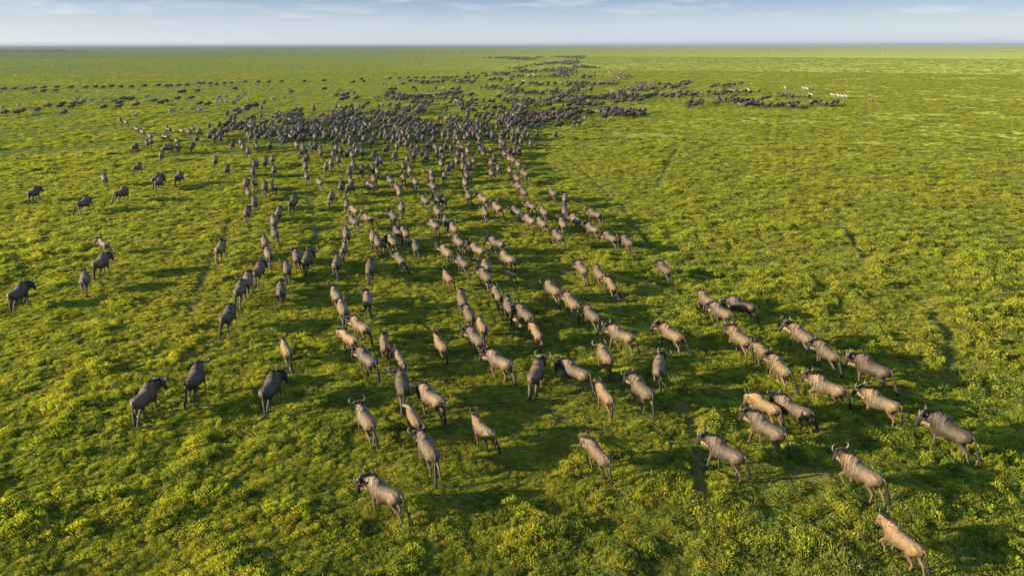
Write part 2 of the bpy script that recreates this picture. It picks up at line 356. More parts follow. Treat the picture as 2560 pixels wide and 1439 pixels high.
(-23.23, 90.0, 0.14, 1.03, 'a', 'brown wildebeest heading up-right, thirty-two percent across, thirty and a half down'),
(-5.76, 90.27, 0.03, 0.98, 'a', 'brown wildebeest walking straight away, forty-five and a half percent across, thirty and a half down'),
(-6.15, 90.87, 0.03, 1.02, 'a', 'brown wildebeest walking straight away, forty-five percent across, thirty and a half down'),
(-26.09, 91.14, 0.24, 0.99, 'a', 'brown wildebeest walking straight away, thirty percent across, thirty and a half down'),
(-13.75, 91.46, 0.17, 1.03, 'a', 'brown wildebeest walking straight away, thirty-nine and a half percent across, thirty and a half down'),
(-47.52, 91.46, -0.0, 1.02, 'a', 'solitary dark wildebeest above the overlapping pair in the grass'),
(-7.67, 92.95, -0.07, 1.0, 'a', 'brown wildebeest heading up-right, forty-four percent across, thirty down'),
(-20.45, 92.95, 0.21, 1.01, 'a', 'brown wildebeest walking straight away, thirty-four and a half percent across, thirty down'),
(0.77, 93.23, 0.31, 0.97, 'a', 'wildebeest sixth from last in the long single file bending along the open grass'),
(-33.27, 93.24, 0.24, 0.97, 'a', 'brown wildebeest walking straight away, twenty-five percent across, thirty down'),
(-9.2, 93.87, 0.24, 1.01, 'a', 'brown wildebeest heading up-left, forty-three percent across, twenty-nine and a half down'),
(-5.51, 93.88, 0.14, 1.0, 'a', 'brown wildebeest heading up-left, forty-six percent across, twenty-nine and a half down'),
(-23.5, 93.89, 0.17, 1.03, 'a', 'brown wildebeest walking straight away, thirty-two and a half percent across, twenty-nine and a half down'),
(-2.71, 94.19, 0.14, 1.01, 'a', 'brown wildebeest heading up-left, forty-eight percent across, twenty-nine and a half down'),
(-17.63, 94.5, 0.1, 0.98, 'a', 'brown wildebeest walking straight away, thirty-seven percent across, twenty-nine and a half down'),
(-33.54, 94.8, 0.31, 1.0, 'a', 'brown wildebeest walking straight away, twenty-five percent across, twenty-nine and a half down'),
(-32.75, 95.78, 0.21, 1.02, 'a', 'brown wildebeest heading up-right, twenty-six percent across, twenty-nine and a half down'),
(-7.36, 96.43, 0.17, 1.01, 'a', 'brown wildebeest heading up-left, forty-four and a half percent across, twenty-nine down'),
(-17.55, 96.41, 0.21, 0.97, 'a', 'brown wildebeest walking straight away, thirty-seven percent across, twenty-nine down'),
(-23.15, 96.43, 0.28, 1.03, 'a', 'brown wildebeest walking straight away, thirty-three percent across, twenty-nine down'),
(-39.63, 96.44, 0.21, 1.03, 'a', 'brown wildebeest heading up-right, twenty-one percent across, twenty-nine down'),
(-5.14, 96.74, 0.21, 0.98, 'a', 'brown wildebeest heading up-left, forty-six percent across, twenty-nine down'),
(0.16, 97.08, 0.28, 1.01, 'a', 'wildebeest seventh from last in the long single file bending along the open grass'),
(-14.16, 97.76, 0.14, 1.0, 'a', 'brown wildebeest walking straight away, forty percent across, twenty-nine down'),
(-27.78, 97.8, -0.1, 1.08, 'b', 'dark wildebeest heading up-right, thirty percent across, twenty-nine down'),
(-0.33, 98.09, 0.21, 0.99, 'a', 'wildebeest eighth from last in the long single file bending along the open grass'),
(-2.45, 98.43, -0.03, 0.99, 'a', 'brown wildebeest walking straight away, forty-eight percent across, twenty-nine down'),
(-32.64, 98.43, 0.24, 1.0, 'a', 'brown wildebeest walking straight away, twenty-six and a half percent across, twenty-nine down'),
(-11.73, 98.82, -0.14, 1.09, 'b', 'dark wildebeest heading up-right, forty-one and a half percent across, twenty-eight and a half down'),
(-9.54, 99.8, 0.21, 0.98, 'a', 'brown wildebeest heading up-left, forty-three percent across, twenty-eight and a half down'),
(-6.73, 99.81, 0.03, 0.98, 'a', 'brown wildebeest walking straight away, forty-five percent across, twenty-eight and a half down'),
(-16.26, 99.83, -0.0, 1.01, 'a', 'brown wildebeest heading up-right, thirty-eight and a half percent across, twenty-eight and a half down'),
(-22.35, 101.23, 0.31, 1.03, 'a', 'brown wildebeest heading up-left, thirty-four and a half percent across, twenty-eight down'),
(-13.74, 101.6, 0.03, 1.01, 'a', 'brown wildebeest walking straight away, forty and a half percent across, twenty-eight down'),
(-19.4, 101.6, 0.03, 1.0, 'a', 'brown wildebeest heading up-right, thirty-six and a half percent across, twenty-eight down'),
(-49.21, 101.59, 0.35, 1.03, 'a', 'brown wildebeest walking straight away, fifteen and a half percent across, twenty-eight down'),
(-7.6, 101.97, 0.17, 1.02, 'a', 'brown wildebeest heading up-left, forty-four and a half percent across, twenty-eight down'),
(-1.07, 102.3, 0.31, 0.97, 'a', 'wildebeest ninth from last in the long single file bending along the open grass'),
(-25.23, 102.34, 0.17, 1.03, 'a', 'brown wildebeest walking straight away, thirty-two and a half percent across, twenty-eight down'),
(-4.08, 102.67, 0.28, 0.98, 'a', 'brown wildebeest heading up-left, forty-seven percent across, twenty-eight down'),
(-23.33, 102.7, -0.24, 1.04, 'b', 'dark wildebeest heading up-right, thirty-four percent across, twenty-eight down'),
(-21.48, 104.2, 0.24, 1.03, 'a', 'brown wildebeest walking straight away, thirty-five and a half percent across, twenty-seven and a half down'),
(-27.45, 104.19, 0.17, 1.0, 'a', 'brown wildebeest walking straight away, thirty-one and a half percent across, twenty-seven and a half down'),
(-6.4, 104.58, 0.21, 1.03, 'a', 'brown wildebeest heading up-left, forty-five and a half percent across, twenty-seven and a half down'),
(-30.14, 104.58, -0.21, 1.03, 'b', 'dark wildebeest heading up-right, twenty-nine and a half percent across, twenty-seven and a half down'),
(-10.25, 105.74, 0.24, 1.03, 'a', 'brown wildebeest heading up-left, forty-three percent across, twenty-seven and a half down'),
(-38.43, 105.72, 0.24, 0.98, 'a', 'brown wildebeest walking straight away, twenty-four percent across, twenty-seven and a half down'),
(-22.76, 106.52, 0.07, 0.98, 'a', 'brown wildebeest heading up-right, thirty-five percent across, twenty-seven down'),
(-18.54, 106.93, -0.24, 1.05, 'b', 'dark wildebeest heading up-right, thirty-seven and a half percent across, twenty-seven down'),
(-1.54, 107.72, 0.17, 0.99, 'a', 'wildebeest tenth from last in the long single file bending along the open grass'),
(-51.46, 107.73, 0.14, 1.01, 'a', 'brown wildebeest heading up-right, sixteen percent across, twenty-seven down'),
(-14.04, 108.15, -0.03, 1.03, 'a', 'brown wildebeest heading up-right, forty-one percent across, twenty-seven down'),
(-26.18, 108.13, 0.21, 1.02, 'a', 'brown wildebeest walking straight away, thirty-three percent across, twenty-seven down'),
(-50.81, 108.11, 0.17, 0.97, 'a', 'brown wildebeest heading up-right, sixteen and a half percent across, twenty-seven down'),
(-9.08, 108.54, 0.07, 0.99, 'a', 'brown wildebeest walking straight away, forty-four percent across, twenty-seven down'),
(-11.51, 108.93, 0.35, 1.01, 'a', 'brown wildebeest heading up-left, forty-two and a half percent across, twenty-seven down'),
(-7.49, 108.92, 0.38, 1.0, 'a', 'brown wildebeest heading up-left, forty-five percent across, twenty-seven down'),
(-29.61, 108.98, -0.14, 1.07, 'b', 'dark wildebeest heading up-right, thirty and a half percent across, twenty-seven down'),
(-40.48, 109.35, 0.31, 1.0, 'a', 'brown wildebeest walking straight away, twenty-three and a half percent across, twenty-seven down'),
(-56.66, 109.38, 0.03, 1.02, 'b', 'hump-backed dark wildebeest grazing alone ahead of a pair'),
(-50.22, 109.35, 0.28, 0.99, 'a', 'brown wildebeest heading up-right, seventeen and a half percent across, twenty-seven down'),
(-48.36, 109.79, 0.21, 1.03, 'a', 'brown wildebeest heading up-right, eighteen and a half percent across, twenty-six and a half down'),
(-17.45, 110.2, 0.14, 0.99, 'a', 'brown wildebeest walking straight away, thirty-nine percent across, twenty-six and a half down'),
(-5.06, 112.36, 0.21, 1.02, 'a', 'brown wildebeest heading up-left, forty-seven percent across, twenty-six and a half down'),
(-56.69, 113.19, 0.56, 1.04, 'a', 'brown wildebeest heading up-left, fourteen and a half percent across, twenty-six down'),
(-12.8, 113.68, 0.28, 1.01, 'a', 'brown wildebeest heading up-left, forty-two percent across, twenty-six down'),
(-27.76, 114.16, -0.28, 1.07, 'b', 'dark wildebeest heading up-right, thirty-two and a half percent across, twenty-six down'),
(-42.64, 114.56, 0.45, 1.01, 'a', 'brown wildebeest heading up-left, twenty-three and a half percent across, twenty-six down'),
(-56.93, 115.0, 0.49, 0.99, 'a', 'brown wildebeest walking straight away, fifteen percent across, twenty-six down'),
(-22.27, 116.01, -0.17, 1.09, 'b', 'dark wildebeest heading up-right, thirty-six and a half percent across, twenty-five and a half down'),
(-53.49, 116.36, 0.66, 1.0, 'a', 'brown wildebeest heading up-left, seventeen and a half percent across, twenty-five and a half down'),
(-5.34, 118.86, 0.17, 1.03, 'a', 'brown wildebeest heading up-left, forty-seven percent across, twenty-five and a half down'),
(-51.53, 119.35, 0.14, 1.04, 'b', 'dark wildebeest heading up-right, nineteen percent across, twenty-five down'),
(-24.26, 119.35, 0.17, 1.03, 'a', 'brown wildebeest walking straight away, thirty-five and a half percent across, twenty-five down'),
(-12.82, 119.35, -0.1, 1.03, 'a', 'brown wildebeest heading up-right, forty-two and a half percent across, twenty-five down'),
(-8.96, 119.34, 0.07, 1.01, 'a', 'brown wildebeest walking straight away, forty-four and a half percent across, twenty-five down'),
(-1.83, 119.33, 0.21, 1.0, 'a', 'brown wildebeest heading up-left, forty-nine percent across, twenty-five down'),
(-34.8, 119.85, -0.03, 1.03, 'b', 'dark wildebeest heading up-right, twenty-nine and a half percent across, twenty-five down'),
(-26.57, 120.33, 0.21, 1.02, 'a', 'brown wildebeest walking straight away, thirty-four and a half percent across, twenty-five down'),
(-10.48, 120.33, 0.14, 1.0, 'a', 'brown wildebeest walking straight away, forty-four percent across, twenty-five down'),
(-14.76, 120.84, -0.0, 1.02, 'a', 'brown wildebeest heading up-right, forty-one and a half percent across, twenty-five down'),
(-49.43, 121.31, 0.35, 0.98, 'a', 'brown wildebeest walking straight away, twenty-one percent across, twenty-five down'),
(-20.73, 121.33, -0.03, 0.98, 'a', 'brown wildebeest heading up-right, thirty-eight percent across, twenty-five down'),
(-17.08, 121.33, 0.1, 0.98, 'a', 'brown wildebeest walking straight away, forty percent across, twenty-five down'),
(-60.27, 121.77, 0.66, 1.03, 'a', 'brown wildebeest heading up-left, fourteen and a half percent across, twenty-five down'),
(-57.98, 122.14, 1.05, 0.98, 'a', 'brown wildebeest heading up-left, sixteen percent across, twenty-five down'),
(-50.71, 122.38, 0.17, 1.03, 'a', 'brown wildebeest heading up-right, twenty and a half percent across, twenty-five down'),
(-16.08, 122.37, 0.03, 1.0, 'a', 'brown wildebeest walking straight away, forty and a half percent across, twenty-five down'),
(-33.09, 122.89, -0.0, 1.01, 'a', 'brown wildebeest heading up-right, thirty-one percent across, twenty-four and a half down'),
(-31.4, 123.42, -0.24, 1.04, 'b', 'dark wildebeest heading up-right, thirty-two percent across, twenty-four and a half down'),
(-7.5, 123.41, 0.17, 1.01, 'a', 'brown wildebeest heading up-left, forty-five and a half percent across, twenty-four and a half down'),
(-49.91, 124.45, 0.21, 0.98, 'a', 'brown wildebeest heading up-right, twenty-one and a half percent across, twenty-four and a half down'),
(-44.94, 124.45, 0.31, 1.0, 'a', 'brown wildebeest walking straight away, twenty-four percent across, twenty-four and a half down'),
(-11.78, 124.48, 0.07, 1.04, 'a', 'brown wildebeest walking straight away, forty-three percent across, twenty-four and a half down'),
(-34.19, 125.02, -0.14, 1.03, 'b', 'dark wildebeest heading up-right, thirty and a half percent across, twenty-four and a half down'),
(-43.26, 125.58, 0.03, 1.07, 'b', 'dark wildebeest heading up-right, twenty-five and a half percent across, twenty-four and a half down'),
(-6.59, 125.54, 0.1, 0.99, 'a', 'brown wildebeest walking straight away, forty-six percent across, twenty-four and a half down'),
(-3.43, 125.54, -0.0, 0.99, 'a', 'brown wildebeest walking straight away, forty-eight percent across, twenty-four and a half down'),
(-28.13, 126.08, 0.14, 0.97, 'a', 'brown wildebeest walking straight away, thirty-four percent across, twenty-four and a half down'),
(-26.2, 126.08, 0.03, 0.97, 'a', 'brown wildebeest heading up-right, thirty-five percent across, twenty-four and a half down'),
(-54.38, 127.23, 0.14, 1.09, 'b', 'dark wildebeest heading up-right, nineteen and a half percent across, twenty-four down'),
(-40.71, 127.77, 0.14, 1.03, 'a', 'brown wildebeest heading up-right, twenty-seven percent across, twenty-four down'),
(-19.13, 127.75, 0.28, 1.03, 'a', 'brown wildebeest heading up-left, thirty-nine and a half percent across, twenty-four down'),
(-56.58, 128.29, 0.45, 1.03, 'a', 'brown wildebeest walking straight away, eighteen and a half percent across, twenty-four down'),
(-42.07, 128.34, -0.1, 1.04, 'a', 'brown wildebeest heading up-right, twenty-six and a half percent across, twenty-four down'),
(-38.5, 128.3, 0.21, 0.98, 'a', 'brown wildebeest walking straight away, twenty-eight and a half percent across, twenty-four down'),
(-33.1, 128.89, -0.1, 1.01, 'a', 'brown wildebeest heading up-right, thirty-one and a half percent across, twenty-four down'),
(-65.28, 129.32, 0.84, 1.0, 'a', 'brown wildebeest heading up-left, fourteen percent across, twenty-four down'),
(-50.94, 130.65, -0.1, 1.06, 'b', 'dark wildebeest heading up-right, twenty-two percent across, twenty-four down'),
(-59.06, 131.04, 0.8, 0.89, 't', 'tan young wildebeest heading up-left, eighteen percent across, twenty-three and a half down'),
(-47.65, 131.22, 0.1, 1.02, 'a', 'brown wildebeest heading up-right, twenty-four percent across, twenty-three and a half down'),
(-25.65, 131.25, -0.21, 1.09, 'b', 'dark wildebeest heading up-right, thirty-six percent across, twenty-three and a half down'),
(-44.83, 131.82, -0.03, 1.03, 'b', 'dark wildebeest heading up-right, twenty-five and a half percent across, twenty-three and a half down'),
(2.52, 131.82, -0.0, 1.02, 'a', 'brown wildebeest walking straight away, fifty-one and a half percent across, twenty-three and a half down'),
]
ZEBRAS = [
(-154.3, 239.9, -0.8, 0.93, 'grey-striped zebra facing right, three percent across, sixteen and a half down'),
(-166.3, 242.3, -0.77, 0.93, 'grey-striped zebra facing right, zero percent across, sixteen and a half down'),
(-144.1, 246.3, -0.84, 0.93, 'grey-striped zebra facing right, seven and a half percent across, sixteen and a half down'),
(-128.0, 255.2, -0.91, 0.93, 'grey-striped zebra facing right, thirteen and a half percent across, sixteen down'),
(-109.3, 222.1, -0.91, 0.93, 'grey-striped zebra facing right, fourteen and a half percent across, seventeen and a half down'),
(-116.1, 210.8, -0.87, 0.93, 'grey-striped zebra facing right, ten percent across, eighteen down'),
(-123.9, 211.5, -0.84, 0.93, 'grey-striped zebra facing right, seven and a half percent across, eighteen down'),
(-119.8, 207.8, -0.8, 0.93, 'grey-striped zebra facing right, eight percent across, eighteen down'),
(-117.2, 206.9, -0.28, 0.93, 'grey-striped zebra facing right, nine percent across, eighteen down'),
(-332.1, 520.9, -0.8, 0.93, 'grey-striped zebra facing right, three percent across, twelve down'),
(-313.0, 532.1, -0.84, 0.93, 'grey-striped zebra facing right, six and a half percent across, twelve down'),
(-306.9, 527.6, -0.84, 0.93, 'grey-striped zebra facing right, seven percent across, twelve down'),
(-324.4, 527.6, -0.8, 0.93, 'grey-striped zebra facing right, five percent across, twelve down'),
(-282.4, 543.9, -0.87, 0.93, 'grey-striped zebra from behind, twelve percent across, eleven and a half down'),
(-253.1, 574.4, -0.94, 0.93, 'grey-striped zebra facing right, seventeen and a half percent across, eleven and a half down'),
(-226.2, 602.5, -0.98, 0.93, 'grey-striped zebra from behind, twenty-two and a half percent across, eleven and a half down'),
(-209.4, 602.5, -1.01, 0.93, 'grey-striped zebra from behind, twenty-four and a half percent across, eleven and a half down'),
(-82.5, 161.6, -0.91, 0.93, 'grey-striped zebra facing right, thirteen percent across, twenty-one down'),
(-79.9, 173.5, -0.94, 0.93, 'grey-striped zebra facing right, sixteen and a half percent across, twenty down'),
(-79.6, 178.1, -0.35, 0.93, 'grey-striped zebra facing right, seventeen and a half percent across, nineteen and a half down'),
(-77.2, 178.2, -0.94, 0.93, 'grey-striped zebra facing right, eighteen and a half percent across, nineteen and a half down'),
(-74.7, 177.4, -0.91, 0.93, 'grey-striped zebra facing right, nineteen and a half percent across, nineteen and a half down'),
(-87.5, 222.1, -0.98, 0.93, 'grey-striped zebra facing right, twenty-one and a half percent across, seventeen and a half down'),
(-85.9, 223.4, -0.59, 0.93, 'grey-striped zebra facing right, twenty-two percent across, seventeen down'),
(-76.4, 203.9, -0.73, 0.93, 'grey-striped zebra facing right, twenty-three percent across, eighteen down'),
(-76.5, 207.5, -0.63, 0.93, 'grey-striped zebra facing right, twenty-three and a half percent across, eighteen down'),
(-83.1, 225.1, -0.63, 0.93, 'grey-striped zebra facing right, twenty-three percent across, seventeen down'),
(-83.6, 232.0, -0.7, 0.93, 'grey-striped zebra facing right, twenty-four percent across, seventeen down'),
(-115.2, 274.3, -0.98, 0.93, 'grey-striped zebra facing right, nineteen and a half percent across, fifteen and a half down'),
(-112.2, 277.5, -0.98, 0.93, 'grey-striped zebra facing right, twenty and a half percent across, fifteen and a half down'),
(-108.7, 282.0, -0.98, 0.93, 'grey-striped zebra facing right, twenty-two percent across, fifteen and a half down'),
(-104.6, 284.6, -1.01, 0.93, 'grey-striped zebra facing right, twenty-three percent across, fifteen down'),
(-100.2, 291.5, -1.01, 0.93, 'grey-striped zebra facing right, twenty-five percent across, fifteen down'),
(-126.8, 190.3, 0.31, 0.93, 'grey-striped zebra from behind, two percent across, nineteen down'),
(-126.1, 183.0, 0.24, 0.93, 'grey-striped zebra from behind, zero percent across, nineteen and a half down'),
(-82.9, 208.7, 0.07, 0.93, 'grey-striped zebra from behind, twenty-one percent across, eighteen down'),
(-80.4, 205.1, -0.0, 0.93, 'grey-striped zebra from behind, twenty-one and a half percent across, eighteen down'),
(-78.4, 203.3, 0.14, 0.93, 'grey-striped zebra from behind, twenty-two percent across, eighteen down'),
(-76.2, 214.3, 0.1, 0.93, 'grey-striped zebra from behind, twenty-four percent across, seventeen and a half down'),
(-99.1, 291.5, -1.01, 0.93, 'grey-striped zebra facing right, twenty-five and a half percent across, fifteen down'),
(-84.2, 309.4, -1.08, 0.93, 'grey-striped zebra facing right, thirty percent across, fourteen and a half down'),
(-145.8, 646.7, -1.12, 0.93, 'grey-striped zebra from behind, thirty-three and a half percent across, eleven down'),
(-82.3, 252.6, -0.21, 0.93, 'grey-striped zebra from behind, twenty-six and a half percent across, sixteen down'),
(-84.4, 262.5, -0.63, 0.93, 'grey-striped zebra facing right, twenty-six and a half percent across, sixteen down'),
(-76.5, 255.1, -1.05, 0.93, 'grey-striped zebra facing right, twenty-eight percent across, sixteen down'),
(-68.1, 212.2, -1.05, 0.93, 'grey-striped zebra facing right, twenty-six and a half percent across, seventeen and a half down'),
(-67.1, 219.0, -0.42, 0.93, 'grey-striped zebra facing right, twenty-eight percent across, seventeen and a half down'),
(-101.0, 686.3, -1.19, 0.93, 'grey-striped zebra from behind, thirty-nine percent across, eleven down'),
(-94.6, 686.3, -1.22, 0.93, 'grey-striped zebra from behind, forty percent across, eleven down'),
(-90.4, 690.2, -1.22, 0.93, 'grey-striped zebra from behind, forty and a half percent across, eleven down'),
(-84.1, 690.2, -1.22, 0.93, 'grey-striped zebra from behind, forty-one percent across, eleven down'),
(-80.5, 698.0, -1.22, 0.93, 'grey-striped zebra from behind, forty-one and a half percent across, eleven down'),
(-50.5, 291.6, -0.77, 0.93, 'grey-striped zebra from behind, thirty-seven and a half percent across, fifteen down'),
(-49.2, 291.6, -0.59, 0.93, 'grey-striped zebra from behind, thirty-eight percent across, fifteen down'),
(-47.2, 312.5, -1.19, 0.93, 'grey-striped zebra facing right, thirty-nine percent across, fourteen and a half down'),
(-48.6, 332.3, -1.01, 0.93, 'grey-striped zebra from behind, thirty-nine and a half percent across, fourteen down'),
(-49.0, 346.4, -1.15, 0.93, 'grey-striped zebra from behind, forty percent across, fourteen down'),
(-33.8, 303.1, -1.15, 0.93, 'grey-striped zebra facing right, forty-two percent across, fifteen down'),
(-2.9, 312.6, -0.84, 0.93, 'grey-striped zebra from behind, forty-nine and a half percent across, fourteen and a half down'),
(54.2, 417.7, 1.22, 0.93, 'sunlit pale zebra facing left, fifty-nine and a half percent across, thirteen down'),
(58.8, 406.7, 0.87, 0.93, 'sunlit pale zebra from behind, sixty and a half percent across, thirteen down'),
(48.9, 340.8, 0.21, 0.93, 'sunlit pale zebra from behind, sixty and a half percent across, fourteen down'),
(5.1, 319.1, 1.33, 0.93, 'sunlit pale zebra facing left, fifty-one percent across, fourteen and a half down'),
(8.2, 372.9, 1.33, 0.93, 'sunlit pale zebra from behind, fifty-one and a half percent across, thirteen and a half down'),
(11.1, 388.5, 0.91, 0.93, 'sunlit pale zebra from behind, fifty-two percent across, thirteen down'),
(19.5, 516.4, 1.08, 0.93, 'sunlit pale zebra from behind, fifty-three percent across, twelve down'),
(21.1, 512.2, 0.73, 0.93, 'sunlit pale zebra from behind, fifty-three and a half percent across, twelve down'),
(73.4, 247.4, 0.56, 0.93, 'sunlit pale zebra facing left, seventy-one and a half percent across, sixteen and a half down'),
(80.1, 252.6, 0.31, 0.93, 'sunlit pale zebra from behind, seventy-three percent across, sixteen down'),
(97.7, 266.6, -0.0, 0.93, 'sunlit pale zebra from behind, seventy-six and a half percent across, fifteen and a half down'),
(86.4, 233.9, -0.1, 0.93, 'sunlit pale zebra from behind, seventy-seven percent across, seventeen down'),
(103.5, 264.8, 0.28, 0.93, 'sunlit pale zebra from behind, seventy-eight and a half percent across, sixteen down'),
(103.9, 262.5, 0.52, 0.93, 'sunlit pale zebra facing left, seventy-nine percent across, sixteen down'),
(88.3, 228.6, 0.1, 0.93, 'sunlit pale zebra from behind, seventy-eight percent across, seventeen down'),
(92.7, 230.7, 0.77, 0.93, 'sunlit pale zebra facing left, seventy-nine percent across, seventeen down'),
(98.9, 229.3, 0.94, 0.93, 'sunlit pale zebra facing left, eighty-one and a half percent across, seventeen down'),
(99.4, 226.4, 0.52, 0.93, 'sunlit pale zebra facing left, eighty-two percent across, seventeen down'),
(99.7, 224.3, 0.42, 0.93, 'sunlit pale zebra facing left, eighty-two and a half percent across, seventeen down'),
(100.4, 223.5, 0.21, 0.93, 'sunlit pale zebra from behind, eighty-two and a half percent across, seventeen down'),
]
